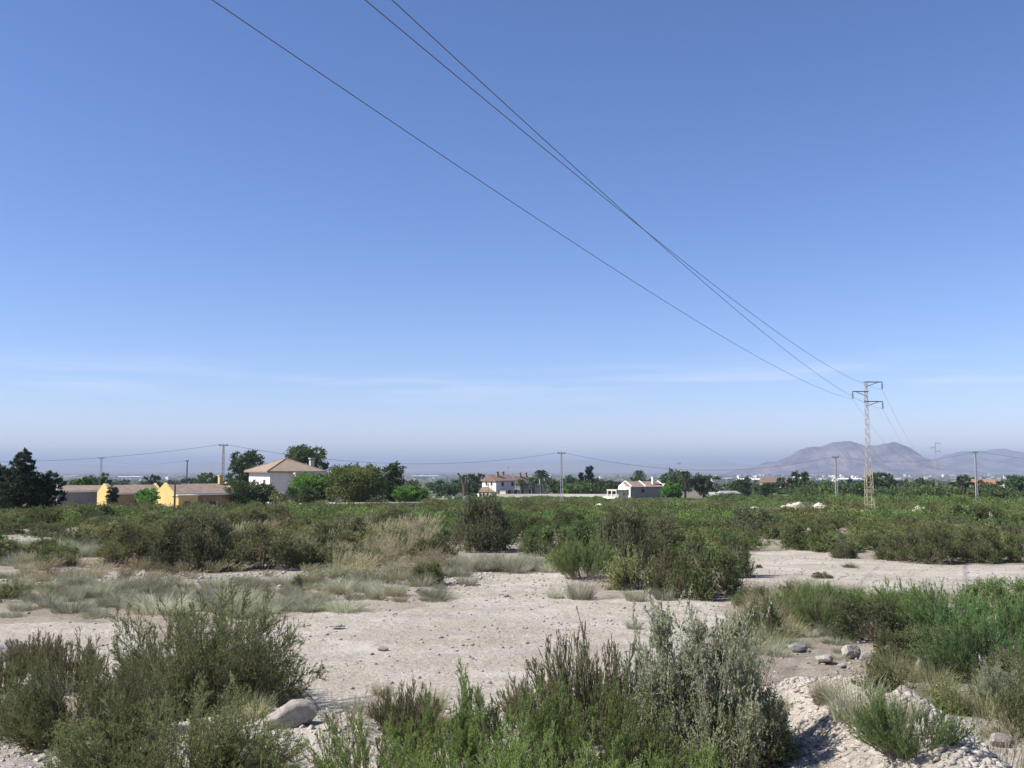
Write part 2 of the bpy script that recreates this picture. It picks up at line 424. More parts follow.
# ------------------------------------------------------------------ THE GROUND
BARE = [
    [(262, 628), (330, 612), (440, 600), (452, 575), (470, 570), (560, 572), (585, 598), (740, 603), (690, 640), (660, 700), (560, 705), (420, 712), (255, 712), (235, 670)],
    [(735, 556), (780, 549), (860, 556), (1024, 566), (1060, 585), (1024, 590), (930, 600), (860, 596), (800, 585), (742, 578)],
    [(-40, 536), (48, 537), (50, 548), (-40, 551)],
    [(-40, 620), (120, 622), (160, 650), (100, 700), (-40, 690)],
    [(60, 572), (330, 566), (470, 568), (460, 600), (380, 612), (300, 590), (100, 590)],
]
def bare(px, py):
    c = np.zeros(np.asarray(px).shape, bool)
    for p in BARE: c |= inpoly(px, py, p)
    return c

def make_ground():
    ang = np.concatenate([np.linspace(-40, 40, 420), np.linspace(40, 320, 90)[1:-1]])
    r = np.concatenate([[.3, 1, 2, 3], np.exp(np.linspace(math.log(3.4), math.log(40), 420)), np.exp(np.linspace(math.log(40), math.log(38000), 260))[1:]])
    A, Rr = np.meshgrid(np.radians(ang), r)
    X = Rr * np.sin(A); Y = Rr * np.cos(A); Z = H(X, Y)
    n, m = X.shape
    V = np.stack([X, Y, Z], -1).reshape(-1, 3)
    V = np.concatenate([V, [[0, 0, float(H(0, 0))]]])
    idx = np.arange(n * m).reshape(n, m); nx = np.roll(idx, -1, 1)
    f = np.stack([idx[:-1], idx[1:], nx[1:], nx[:-1]], -1).reshape(-1, 4)
    c = np.stack([np.full(m, n * m), idx[0], nx[0]], -1)
    m_ = bpy.data.materials.new('soil'); nn, l = nodes(m_); b = nn['Principled BSDF']
    b.inputs['Roughness'].default_value = .95; b.inputs['Specular IOR Level'].default_value = .1
    g = nn.new('ShaderNodeTexCoord'); 
    def noise(sc, det=5, rough=.6, vec=None):
        z = nn.new('ShaderNodeTexNoise'); z.inputs['Scale'].default_value = sc; z.inputs['Detail'].default_value = det; z.inputs['Roughness'].default_value = rough
        l.new(vec or g.outputs['Object'], z.inputs[0]); return z.outputs[0]
    def ramp(v, a, ca, b_, cb):
        q = nn.new('ShaderNodeValToRGB'); q.color_ramp.elements[0].position = a; q.color_ramp.elements[0].color = (*ca, 1)
        q.color_ramp.elements[1].position = b_; q.color_ramp.elements[1].color = (*cb, 1); l.new(v, q.inputs[0]); return q.outputs[0]
    def mix(f_, a, b_):
        q = nn.new('ShaderNodeMixRGB')
        if isinstance(f_, float): q.inputs[0].default_value = f_
        else: l.new(f_, q.inputs[0])
        for k, v in ((1, a), (2, b_)):
            if isinstance(v, tuple): q.inputs[k].default_value = (*v, 1)
            else: l.new(v, q.inputs[k])
        return q.outputs[0]
    base = ramp(noise(.35, 6), .36, (.45, .395, .315), .64, (.53, .48, .40))
    patch = ramp(noise(.9, 8, .7), .42, (.39, .33, .255), .60, (.56, .51, .43))
    base = mix(.5, base, patch)
    grit = ramp(noise(14, 6, .75), .34, (.27, .225, .18), .52, (1, 1, 1))
    mm = nn.new('ShaderNodeMixRGB'); mm.blend_type = 'MULTIPLY'; mm.inputs[0].default_value = .55; l.new(base, mm.inputs[1]); l.new(grit, mm.inputs[2]); base = mm.outputs[0]
    mpw = nn.new('ShaderNodeMapping'); mpw.inputs['Scale'].default_value = (.22, .9, 1); mpw.inputs['Rotation'].default_value = (0, 0, .35); l.new(g.outputs['Object'], mpw.inputs[0])
    wash = ramp(noise(1.0, 7, .6, mpw.outputs[0]), .52, (0, 0, 0), .68, (.75, .75, .75)); base = mix(wash, base, (.34, .295, .25))
    crust = ramp(noise(.55, 7, .62), .56, (0, 0, 0), .63, (1, 1, 1))          # pale crust patches
    base = mix(crust, base, mix(.45, base, (.60, .56, .48)))
    at_ = nn.new('ShaderNodeAttribute'); at_.attribute_name = 'veg'
    litter = ramp(noise(2.5, 6, .7), .35, (.15, .115, .08), .65, (.30, .25, .185))
    vm = nn.new('ShaderNodeMath'); vm.operation = 'MULTIPLY'; l.new(at_.outputs['Fac'], vm.inputs[0]); l.new(ramp(noise(.8, 5), .3, (.35, .35, .35), .6, (1, 1, 1)), vm.inputs[1])
    near = mix(vm.outputs[0], base, litter)
    # farmland of the plain: field blotches
    mp = nn.new('ShaderNodeMapping'); mp.inputs['Scale'].default_value = (.004, .0016, 0); l.new(g.outputs['Object'], mp.inputs[0])
    vo = nn.new('ShaderNodeTexVoronoi'); vo.inputs['Scale'].default_value = 1.6; l.new(mp.outputs[0], vo.inputs[0])
    rr = nn.new('ShaderNodeValToRGB'); rr.color_ramp.interpolation = 'CONSTANT'
    cols = [(0, (.07, .085, .045)), (.3, (.24, .20, .14)), (.42, (.055, .07, .035)), (.62, (.13, .12, .08)), (.75, (.05, .065, .035)), (.9, (.30, .26, .19))]
    el = rr.color_ramp.elements
    el[0].color = (*cols[0][1], 1); el[1].position = .3; el[1].color = (*cols[1][1], 1)
    for p_, c_ in cols[2:]:
        q = el.new(p_); q.color = (*c_, 1)
    sx = nn.new('ShaderNodeSeparateColor'); l.new(vo.outputs['Color'], sx.inputs[0]); l.new(sx.outputs[0], rr.inputs[0])
    farn = mix(.45, rr.outputs[0], ramp(noise(.006, 8, .7), .4, (.05, .065, .035), .62, (.20, .17, .12)))
    a2 = nn.new('ShaderNodeAttribute'); a2.attribute_name = 'plain'
    l.new(mix(a2.outputs['Fac'], near, farn), b.inputs['Base Color'])
    # relief: gravel and lumps
    v2 = nn.new('ShaderNodeTexVoronoi'); v2.inputs['Scale'].default_value = 11; v2.distance = 'EUCLIDEAN'; l.new(g.outputs['Object'], v2.inputs[0])
    s1 = nn.new('ShaderNodeMath'); s1.operation = 'MULTIPLY'; l.new(v2.outputs['Distance'], s1.inputs[0]); s1.inputs[1].default_value = -.22
    s2 = nn.new('ShaderNodeMath'); l.new(s1.outputs[0], s2.inputs[0]); l.new(noise(22, 6, .7), s2.inputs[1])
    s3 = nn.new('ShaderNodeMath'); l.new(s2.outputs[0], s3.inputs[0])
    s4 = nn.new('ShaderNodeMath'); s4.operation = 'MULTIPLY'; l.new(noise(2.2, 5, .6), s4.inputs[0]); s4.inputs[1].default_value = 2.2; l.new(s4.outputs[0], s3.inputs[1])
    bp = nn.new('ShaderNodeBump'); bp.inputs['Strength'].default_value = .9; bp.inputs['Distance'].default_value = .05
    l.new(s3.outputs[0], bp.inputs['Height']); l.new(bp.outputs[0], b.inputs['Normal'])
    me = npmesh('ground', V, [f, c], m_, smooth=True)
    px, py = proj(V[:, 0], np.maximum(V[:, 1], .5), V[:, 2])
    px = px + fbm(V[:, 0] * .5, V[:, 1] * .5, 21) * 60; py = py + fbm(V[:, 0] * .5, V[:, 1] * .5, 22) * 14
    rr_ = np.hypot(V[:, 0], V[:, 1])
    veg = np.where(bare(px, py) & ~inpoly(px, py, BARE[4]), 0.0, np.where(inpoly(px, py, BARE[4]), .55, 1.0)) * (V[:, 1] > 1) * sstep(9, 13, rr_) * .8
    me.attributes.new('veg', 'FLOAT', 'POINT').data.foreach_set('value', veg.astype(np.float32))
    me.attributes.new('plain', 'FLOAT', 'POINT').data.foreach_set('value', sstep(110, 200, rr_).astype(np.float32))
    o = link('ground', me); o['kind'] = 'structure'
make_ground()

# ------------------------------------------------------------------ MOUNTAINS AND HILLS
M_MOUNT = surf('mountain_rock', (.07, .055, .06), (.20, .16, .155), .004, .95, 6.0, .012, ramp=(.4, .6))
M_HILL = surf('hill_rock', (.17, .14, .12), (.24, .20, .17), .002, .95)
def ridge(name, pts, Y0, depth, mat, seed, rough, base=-60):
    """pts: (px, py) of the crest as photographed at distance Y0 -> an eroded massif with its own depth"""
    P = [at(x, y, Y0) for x, y in pts]
    xs = np.array([p.x for p in P]); zs = np.array([p.z for p in P])
    nx = 420; ny = 110
    X, T = np.meshgrid(np.linspace(xs[0], xs[-1], nx), np.linspace(-1, 1, ny))
    crest = np.interp(X, xs, zs) - base + fbm(X / 210, X * 0 + 3.3, seed + 2, 6) * 95 * sstep(0, 60, np.interp(X, xs, zs) + 20) * (rough > .5)
    wv = fbm(X / 900, T * 1.2 + 5, seed, 3) * .12
    t = T + wv * (1 - T ** 2)
    prof = np.clip(1 - np.abs(t), 0, 1) ** 1.7
    rel = fbm(X / 330, T * 5, seed + 4, 5)
    gully = (1 - np.abs(fbm(X / 150 + T * .6, T * 1.3, seed + 9, 6)) * 4) ** 2
    z = crest * prof * (1 + rough * rel * np.abs(t) * 2) - crest * rough * .42 * gully * np.clip(np.abs(t) * 3, 0, 1) * prof
    Z = base + z
    Y = Y0 + T * depth
    V = np.stack([X, Y, Z], -1).reshape(-1, 3); i = np.arange(nx * ny).reshape(ny, nx)
    f = np.stack([i[:-1, :-1], i[:-1, 1:], i[1:, 1:], i[1:, :-1]], -1).reshape(-1, 4)
    o = link(name, npmesh(name, V, [f], mat, smooth=True)); o['kind'] = 'structure'; return o
ridge('mountain', [(715, 478), (735, 471), (752, 465), (765, 461.5), (780, 459), (790, 456), (797, 449), (808, 446), (822, 447), (832, 443), (845, 439), (856, 440), (868, 444), (884, 442),
                   (897, 441), (908, 445), (925, 455), (945, 463), (965, 469), (985, 474), (1010, 479)], 7600, 1100, M_MOUNT, 11, .75)
ridge('mountain', [(900, 478), (930, 460), (945, 455), (960, 452), (985, 452), (1000, 450), (1013, 450), (1040, 453), (1080, 456), (1120, 466), (1160, 478)], 10500, 1500, M_MOUNT, 23, .6)
ridge('hills', [(-140, 480), (-60, 468), (0, 465), (40, 466), (90, 464), (130, 466), (175, 465), (200, 462), (212, 461), (235, 464), (270, 466), (330, 467), (400, 464), (450, 462),
                (520, 463), (580, 460), (640, 464), (700, 462), (725, 461), (760, 466), (800, 470), (860, 478)], 13500, 2500, M_HILL, 31, .35)

# ------------------------------------------------------------------ HAZE
hz = MB().box(-33000, 33000, -33000, 33000, -62, 262)
M_HAZE = bpy.data.materials.new('haze'); n_, l_ = nodes(M_HAZE); n_.remove(n_['Principled BSDF'])
pv = n_.new('ShaderNodeVolumePrincipled'); pv.inputs['Density'].default_value = HAZE_DENS; pv.inputs['Color'].default_value = (*HAZE_COL, 1); pv.inputs['Anisotropy'].default_value = 0
l_.new(pv.outputs[0], n_['Material Output'].inputs['Volume'])
ho = hz.build('haze', M_HAZE); ho['kind'] = 'stuff'; ho['label'] = 'pale blue haze in the air over the plain'; ho['category'] = 'haze'

# ------------------------------------------------------------------ PYLONS AND LINES
def lattice(mb, x, y, z0, z1, w0, w1, nb, t=.05, d0=None, d1=None):
    d0 = d0 or w0; d1 = d1 or w1
    zs = np.linspace(z0, z1, nb + 1)
    def cor(z):
        k = (z - z0) / (z1 - z0); a = (w0 + (w1 - w0) * k) / 2; b = (d0 + (d1 - d0) * k) / 2
        return [(x - a, y - b, z), (x + a, y - b, z), (x + a, y + b, z), (x - a, y + b, z)]
    for c in range(4): mb.tube([cor(z0)[c], cor(z1)[c]], t, 4)
    for i in range(nb):
        A, B = cor(zs[i]), cor(zs[i + 1])
        for c in range(4):
            mb.tube([A[c], A[(c + 1) % 4]], t * .6, 4)
            mb.tube([A[c], B[(c + 1) % 4]] if i % 2 else [A[(c + 1) % 4], B[c]], t * .6, 4)

def pylon(label, px, Y, pys, base_py_z=None, group=None, k=1.0):
    """three-arm lattice tower. pys: mast top and arm heights in pixels."""
    base = onground(px, Y); t = thing('power_pylon', label, 'pylon', base, 0, group)
    z = lambda py: at(px, py, Y).z - base.z
    top, a2, a3 = z(pys[0]), z(pys[1]), z(pys[2])
    knee = top * .34
    m = MB(); lattice(m, 0, 0, 0, knee, .72 * k, .55 * k, 6, .032 * k); m.build('lower_mast', M_PRIMER, t)
    m = MB(); lattice(m, 0, 0, knee, top, .44 * k, .2 * k, 18, .022 * k); m.build('upper_mast', M_STEEL, t)
    m = MB()
    for dx in (-.45, .45): m.box(dx * k - .22, dx * k + .22, -.75 * k, .75 * k, -.4, .18)
    m.build('footing', M_CONC, t)
    ends = []
    for (zz, sx) in ((top, 1), (a2, -1), (a3, 1)):
        m = MB(); e_ = (1.62 if sx > 0 else -1.36) * k
        for dy in (-.14, .14):
            m.tube([(-.18 * sx * k, dy, zz), (e_, dy * .4, zz)], .042 * k, 4)
        m.tube([(-.1 * sx, 0, zz - .5 * k), (e_ * .75, 0, zz - .03)], .03 * k, 4)
        for q in (.25, .5, .75): m.tube([(e_ * q, -.14, zz), (e_ * (q + .12), .14, zz)], .02, 4)
        m.build('cross_arm', M_DARKM, t)
        m = MB(); m.tube([(e_, 0, zz), (e_, 0, zz - .75 * k)], .022 * k, 5)
        for q in range(6): zc = zz - (.15 + q * .1) * k; m.tube([(e_, 0, zc), (e_, 0, zc - .05 * k)], [.11 * k, .06 * k], 8)
        m.build('insulator', M_CERAM, t)
        ends.append(base + Vector((e_, 0, zz - .78 * k)))
    m = MB(); m.box(-.3 * k, .3 * k, -.42 * k - .03, -.42 * k, 1.9, 2.25); m.build('warning_plate', M_PRIMER, t)
    return ends
EB = pylon('tall slender lattice pylon with three staggered arms rising from the scrub at right', 868.5, 100, (382, 391.5, 401.5))
EF = pylon('tiny hazy three armed pylon on the skyline right of the tall one', 936, 370, (443, 447, 451), k=1.15)
# conductors: fitted curves running from the tower over the camera's left shoulder
fits = [((33.98, 100, 6.89), -.03935, .000508, 'leftmost overhead cable crossing the sky, alone left of the pair'),
        ((36.82, 100, 8.00), -.06355, .000583, 'middle overhead cable at the top edge, ending at the highest arm'),
        ((36.86, 100, 5.99), -.03854, .000610, 'overhead cable leaving the top edge farthest right, ending at the lowest arm')]
order = [1, 0, 2]
for k, (p0, a, b, lab) in enumerate(fits):
    e_ = EB[order[k]]; off = Vector(e_) - Vector(p0)
    pts = []
    for u in np.linspace(0, 118, 60):
        q = off * max(0, 1 - u / 12)
        pts.append((p0[0] - .45395 * u + q.x, p0[1] - u + q.y, p0[2] + a * u + b * u * u + q.z))
    m = MB().tube(pts, .0085, 6); o = m.build('power_cable', M_CABLE, smooth=True)
    tag(o, lab, 'cable')
    # onward span to the far pylon
    f_ = EF[order[k]]; pts = []
    for s in np.linspace(0, 1, 40):
        p = Vector(e_).lerp(Vector(f_), s); p.z -= 4 * 6.5 * s * (1 - s); pts.append(p)
    o = MB().tube(pts, .008, 5).build('power_cable', M_CABLE, smooth=True)
    tag(o, ['faint cable sagging beyond the tall pylon from its left arm', 'faint cable sagging beyond the tall pylon from its top arm', 'faint cable beyond the tall pylon from its lowest arm'][k], 'cable')

def utility_pole(label, px, py_top, Y, kind='lattice', arm=1.0):
    base = onground(px, Y); t = thing('utility_pole', label, 'utility pole', base, 0)
    top = at(px, py_top, Y).z - base.z
    if kind == 'lattice':
        m = MB(); lattice(m, 0, 0, 0, top, .62, .26, 14, .035); m.build('mast', M_CONC, t)
    elif kind == 'concrete':
        m = MB()
        for sx in (-1, 1): m.loft([(sx * .20 - .06, -.1, 0), (sx * .20 + .06, -.1, 0), (sx * .20 + .06, .1, 0), (sx * .20 - .06, .1, 0)],
                                  [(sx * .07 - .05, -.07, top), (sx * .07 + .05, -.07, top), (sx * .07 + .05, .07, top), (sx * .07 - .05, .07, top)])
        for i in range(12):
            z = top * (i + .5) / 12; hw = .2 - .13 * z / top; m.box(-hw, hw, -.06, .06, z - .09, z + .09)
        m.build('mast', M_CONC, t)
    else:
        MB().tube([(0, 0, 0), (0, 0, top)], [.14, .09], 8).build('mast', M_WOODP, t)
    MB().box(-arm / 2, arm / 2, -.05, .05, top - .12, top - .01).build('cross_arm', M_DARKM, t)
    for dx in (-arm * .42, 0, arm * .42):
        MB().tube([(dx, 0, top), (dx, 0, top + .1), (dx, 0, top + .2)], [.03, .06, .03], 6).build('insulator', M_CERAM, t)
    return base + Vector((0, 0, top + .15))
pA = utility_pole('ladder like concrete pole carrying a cable, just left of the white hip roofed house', 223, 445, 140, 'concrete', 1.3)
pB = utility_pole('pale concrete pole standing in the scrub in front of the long pale wall', 561.5, 453, 160, 'concrete', 1.3)
pC = utility_pole('concrete pole beside the left of the tall three armed pylon', 836, 457, 180, 'concrete', 1.2)
pD = utility_pole('slim pole at the far right beside the orange roofed house', 976, 452, 190, 'concrete', 1.0)
pE = utility_pole('dark wooden pole rising behind the yellow gabled house roof', 187, 461, 170, 'wood', .5)
pF = utility_pole('hazy lattice pole far behind the small dark tree at left', 101, 458, 260, 'lattice', 1.6)
pG = utility_pole('short dark pole in front of the right yellow gable', 175.5, 483.5, 118, 'wood', 1.3)
pH = utility_pole('thin hazy mast above the round dark trees right of the cream house', 679, 463, 300, 'lattice', 1.2)
pI = utility_pole('small dark mast standing behind the two storey villa', 508.5, 467, 420, 'lattice', .9)
def cable(label, a, b, sag, r=.022):
    pts = []
    for s in np.linspace(0, 1, 36):
        p = Vector(a).lerp(Vector(b), s); p.z -= 4 * sag * s * (1 - s); pts.append(p)
    tag(MB().tube(pts, r, 5).build('power_cable', M_CABLE, smooth=True), label, 'cable')
cable('dark cable running from the ladder like pole off the left edge above the dark pine', pA, at(-190, 452, 140), 1.9)
cable('dark cable sagging past the house roof towards the mid field pole', pA, pB, 2.3)
cable('dark cable hanging between the mid field pole and the pole by the pylon', pB, pC, 2.7)
cable('faint low cable behind the tall pylon linking the two right hand poles', pC, pD, 1.5, .016)
cable('dark cable leaving the right edge from the slim right pole', pD, at(1180, 470, 210), .8)
cable('thin faint cable from the dark wooden pole to the hazy lattice pole', pE, pF, 1.2, .018)

# ------------------------------------------------------------------ BUILDINGS
def window(parent, M4, w_, h_, z, name='window', glass=M_GLASS, frame=M_WHITE):
    """M4: function (u, v, z) -> local point; u along wall, v outward"""
    u0 = M4[1]; f_ = M4[0]
    m = MB()
    fw = .1
    for (a, b, c, d) in ((u0 - w_ / 2 - fw, u0 + w_ / 2 + fw, z - fw, z), (u0 - w_ / 2 - fw, u0 + w_ / 2 + fw, z + h_, z + h_ + fw), (u0 - w_ / 2 - fw, u0 - w_ / 2, z, z + h_), (u0 + w_ / 2, u0 + w_ / 2 + fw, z, z + h_)):
        m.loft([f_(a, .003, c), f_(b, .003, c), f_(b, .003, d), f_(a, .003, d)], [f_(a, .08, c), f_(b, .08, c), f_(b, .08, d), f_(a, .08, d)])
    wn = m.build(name, frame, parent)
    m = MB(); m.loft([f_(u0 - w_ / 2, .003, z), f_(u0 + w_ / 2, .003, z), f_(u0 + w_ / 2, .003, z + h_), f_(u0 - w_ / 2, .003, z + h_)],
                     [f_(u0 - w_ / 2, .03, z), f_(u0 + w_ / 2, .03, z), f_(u0 + w_ / 2, .03, z + h_), f_(u0 - w_ / 2, .03, z + h_)])
    m.build('pane', glass, wn)
    return wn
# local frame of a corner-on house: origin at the near corner; +x along the right wall, +y along the left wall (both receding)
def rwall(b):   # right wall: normal -y
    return lambda u, v, z: (u, -v, z)
def lwall():    # left wall: normal -x, u measured along +y
    return lambda u, v, z: (-v, u, z)
def pitched(mb, x0, x1, y0, y1, z0, rise, axis='x', th=.22):
    """solid gable roof"""
    if axis == 'x':
        ym = (y0 + y1) / 2
        A = [(x0, y0, z0), (x0, y1, z0), (x0, y1, z0 + th), (x0, ym, z0 + rise + th), (x0, y0, z0 + th)]
        mb.loft(A, [(x1,) + p[1:] for p in A])
    else:
        xm = (x0 + x1) / 2
        A = [(x0, y0, z0), (x1, y0, z0), (x1, y0, z0 + th), (xm, y0, z0 + rise + th), (x0, y0, z0 + th)]
        mb.loft(A, [(p[0], y1, p[2]) for p in A])
def gable_wall(mb, x0, x1, y0, y1, z0, z1, rise, axis='x'):
    if axis == 'x':
        ym = (y0 + y1) / 2
        A = [(x0, y0, z0), (x0, y1, z0), (x0, y1, z1), (x0, ym, z1 + rise), (x0, y0, z1)]
        mb.loft(A, [(x1,) + p[1:] for p in A])
    else:
        xm = (x0 + x1) / 2
        A = [(x0, y0, z0), (x1, y0, z0), (x1, y0, z1), (xm, y0, z1 + rise), (x0, y0, z1)]
        mb.loft(A, [(p[0], y1, p[2]) for p in A])

def corner_thing(name, label, px, Y, theta, cat='house'):
    b = onground(px, Y); return thing(name, label, cat, b, math.radians(theta)), b
# --- white house with the hip roof
t, b = corner_thing('white_house', 'white house with a tan hip roof among trees at left', 270, 150, 33.6)
ez = at(270, 472.5, 150).z - b.z; ap = at(287, 458.5, 154).z - b.z
a_, b_ = 9.3, 8.0
MB().box(0, b_, 0, a_, -.6, ez).build('wall', M_WHITE, t)
o_ = .62
m = MB(); E4 = [(-o_, -o_), (b_ + o_, -o_), (b_ + o_, a_ + o_), (-o_, a_ + o_)]
c = (b_ / 2, a_ / 2)
v = [(x, y, ez + .003) for x, y in E4] + [(x, y, ez + .2) for x, y in E4] + [(c[0], c[1] - .6, ap), (c[0], c[1] + .6, ap)]
m.v = v; m.f = [(3, 2, 1, 0), (0, 1, 5, 4), (1, 2, 6, 5), (2, 3, 7, 6), (3, 0, 4, 7), (4, 5, 8), (5, 6, 9, 8), (6, 7, 9), (7, 4, 8, 9)]
rf = m.build('roof', M_TILE, t)
m = MB()
for (q0, q1) in ((v[4], v[8]), (v[5], v[8]), (v[6], v[9]), (v[7], v[9]), (v[8], v[9])): m.tube([q0, q1], .11, 6)
m.build('ridge_cap', M_TILEB, rf)
m = MB().box(b_ - 1.1, b_ - .5, 1.2, 1.8, ez + .2, ap - .35).box(b_ - 1.2, b_ - .4, 1.1, 1.9, ap - .05, ap + .1)
for dx in (-1.1, -.6):
    for dy in (1.2, 1.7): m.box(b_ + dx, b_ + dx + .1, dy, dy + .1, ap - .35, ap - .05)
m.build('chimney', M_CREAM, rf)
MB().box(b_ * .42, b_ + o_, -o_ - 1.0, -o_ + .1, ez - .28, ez - .02).build('porch_beam', M_CREAM, t)
for x in (b_ * .43, b_ + .3): MB().box(x, x + .25, -o_ - .9, -o_ - .65, -.4, ez - .283).build('porch_post', M_CREAM, t)
window(t, (rwall(0), 5.2), 1.3, 2.1, ez - 2.9, 'door')
window(t, (lwall(), 2.2), .9, 1.1, ez - 2.2); window(t, (lwall(), 6.6), 1.1, 1.1, ez - 2.2)
MB().box(.6, b_ + 2, -2.6, -1.6, -.4, ez - 3.0).build('terrace', M_CREAM, t)

# --- yellow gabled row, left
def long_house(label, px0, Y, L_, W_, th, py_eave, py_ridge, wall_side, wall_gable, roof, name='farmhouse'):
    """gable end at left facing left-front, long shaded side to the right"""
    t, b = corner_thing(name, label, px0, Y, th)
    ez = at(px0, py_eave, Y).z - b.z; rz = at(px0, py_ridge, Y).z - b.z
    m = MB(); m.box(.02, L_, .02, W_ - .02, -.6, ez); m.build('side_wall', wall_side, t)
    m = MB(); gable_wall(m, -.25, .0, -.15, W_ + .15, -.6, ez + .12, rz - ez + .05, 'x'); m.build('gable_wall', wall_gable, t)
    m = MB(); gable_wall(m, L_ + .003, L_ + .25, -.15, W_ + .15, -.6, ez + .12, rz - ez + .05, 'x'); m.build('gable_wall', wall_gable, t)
    m = MB(); pitched(m, .003, L_, -.45, W_ + .45, ez + .003, rz - ez - .2, 'x', .16); rf = m.build('roof', roof, t)
    MB().box(.003, L_, -.53, -.453, ez - .06, ez + .12).build('gutter', M_WHITE, rf)
    return t, b, ez, rz
t, b, ez, rz = long_house('yellow gabled farmhouse behind the dark cypress bush, brown roof', 112, 135, 6.6, 5.8, 37, 494, 485, M_YELLOWSHADE, M_YELLOW, M_TILEB)
window(t, (rwall(0), 3.5), .8, .8, ez - 1.7, frame=M_YELLOWSHADE); 
t, b, ez, rz = long_house('yellow gabled farmhouse nearest the white house, with a low yellow annex', 176, 128, 8.0, 6.0, 40, 495, 484, M_YELLOWSHADE, M_YELLOW, M_TILEB)
window(t, (rwall(0), 5.0), .8, .8, ez - 1.7, frame=M_YELLOWSHADE)
MB().box(-.6, 1.9, -2.6, -.56, -.6, ez - .1).build('annex', M_YELLOW, t)
MB().box(-.75, 2.05, -2.75, -.55, ez - .097, ez + .05).build('annex_roof', M_CREAM, t)
window(t, (lambda u, v_, z: (u, -2.6 - v_, z), .5), .7, .7, ez - 1.5, frame=M_YELLOWSHADE)
m = MB().box(7.0, 7.45, 2.6, 3.1, rz - .9, rz + .95).box(6.93, 7.52, 2.53, 3.17, rz + .95, rz + 1.08); m.build('chimney', M_YELLOW, t)
t, b, ez, rz = long_house('low grey farm shed with a dull brown roof, right of the dark pine', 60, 140, 6.6, 6.5, 30, 492, 485.5, M_GREYW, M_GREYW, M_TILEB, 'farm_shed')

# --- two storey villa
t, b = corner_thing('villa', 'two storey white villa with red roof and white gable, centre', 496, 300, 42)
g0 = at(496, 481.5, 300).z - b.z; g1 = at(489, 475.5, 303).z - b.z; lo = at(496, 489, 300).z - b.z
m = MB(); gable_wall(m, 0, 7.6, 0, 6.4, -.6, g0, g1 - g0 - .3, 'x'); m.build('wall', M_WHITE, t)
m = MB(); pitched(m, -.4, 8.0, -.45, 6.85, g0 + .01, g1 - g0, 'x', .18); rf = m.build('roof', M_TILER, t)
for x, y in ((2.2, 2.0), (6.0, 3.8)):
    MB().box(x, x + .7, y, y + .7, g1 - .8, g1 + 1.0).box(x - .1, x + .8, y - .1, y + .8, g1 + 1.0, g1 + 1.15).build('chimney', M_TILEB, rf)
for u in (2.0, 4.3): window(t, (lwall(), u), .8, 1.3, lo + 1.0)
m = MB(); gable_wall(m, -1.6, -.003, .3, 6.9, -.6, lo - 1.0, 1.5, 'x'); m.build('porch', M_WHITE, t)
m = MB(); pitched(m, -1.9, -.006, .0, 7.2, lo - .98, 1.5, 'x', .12); m.build('porch_roof', M_TILE, t)
for u in (1.8, 3.6, 5.4): window(t, (lambda u_, v_, z: (-1.6 - v_, u_, z), u), .9, 1.6, .2, 'porch_opening')
MB().box(1.0, 10.5, -3.2, -.003, -.6, lo - .6).build('ground_floor', M_CREAM, t)
MB().box(.9, 10.7, -3.4, .2, lo - .597, lo - .4).build('terrace_slab', M_TILEB, t)
for u in (2.4, 5.0, 7.6): window(t, (lambda u_, v_, z: (u_, -3.2 - v_, z), u), 1.3, 1.6, .5)
for u in (2.6, 6.6): window(t, (rwall(0), u), 1.0, 1.2, lo + .8)
t, b = corner_thing('villa', 'red roofed villa wing partly hidden behind the palms right of the white gable', 520, 315, 42)
g0 = at(520, 484, 315).z - b.z; g1 = at(520, 477, 315).z - b.z
m = MB(); gable_wall(m, 0, 5.5, 0, 6, -.6, g0, g1 - g0 - .3, 'x'); m.build('wall', M_GREYW, t)
m = MB(); pitched(m, -.4, 5.9, -.45, 6.45, g0 + .01, g1 - g0, 'x', .18); rf = m.build('roof', M_TILER, t)
for x, y in ((2.2, 2.5), (4.8, 2.5)):
    MB().box(x, x + .6, y, y + .6, g1 - .8, g1 + 1.2).box(x - .1, x + .7, y - .1, y + .7, g1 + 1.2, g1 + 1.35).build('chimney', M_TILEB, rf)
for u in (1.6, 4): window(t, (rwall(0), u), 1.2, 1.3, g0 - 3)
t, b = corner_thing('garden_pavilion', 'flat brown roofed pavilion between palm crowns beside the villa', 535, 320, 42, 'pavilion')
g0 = at(535, 476, 320).z - b.z
MB().box(-.3, 6.3, -.3, 4.3, g0, g0 + .35).build('roof', M_TILEB, t)
for x, y in ((0, 0), (5.7, 0), (0, 3.7), (5.7, 3.7)): MB().box(x, x + .3, y, y + .3, -.4, g0 - .003).build('post', M_CREAM, t)
MB().box(.4, 5.6, .4, 3.6, -.4, g0 * .55).build('wall', M_CREAM, t)

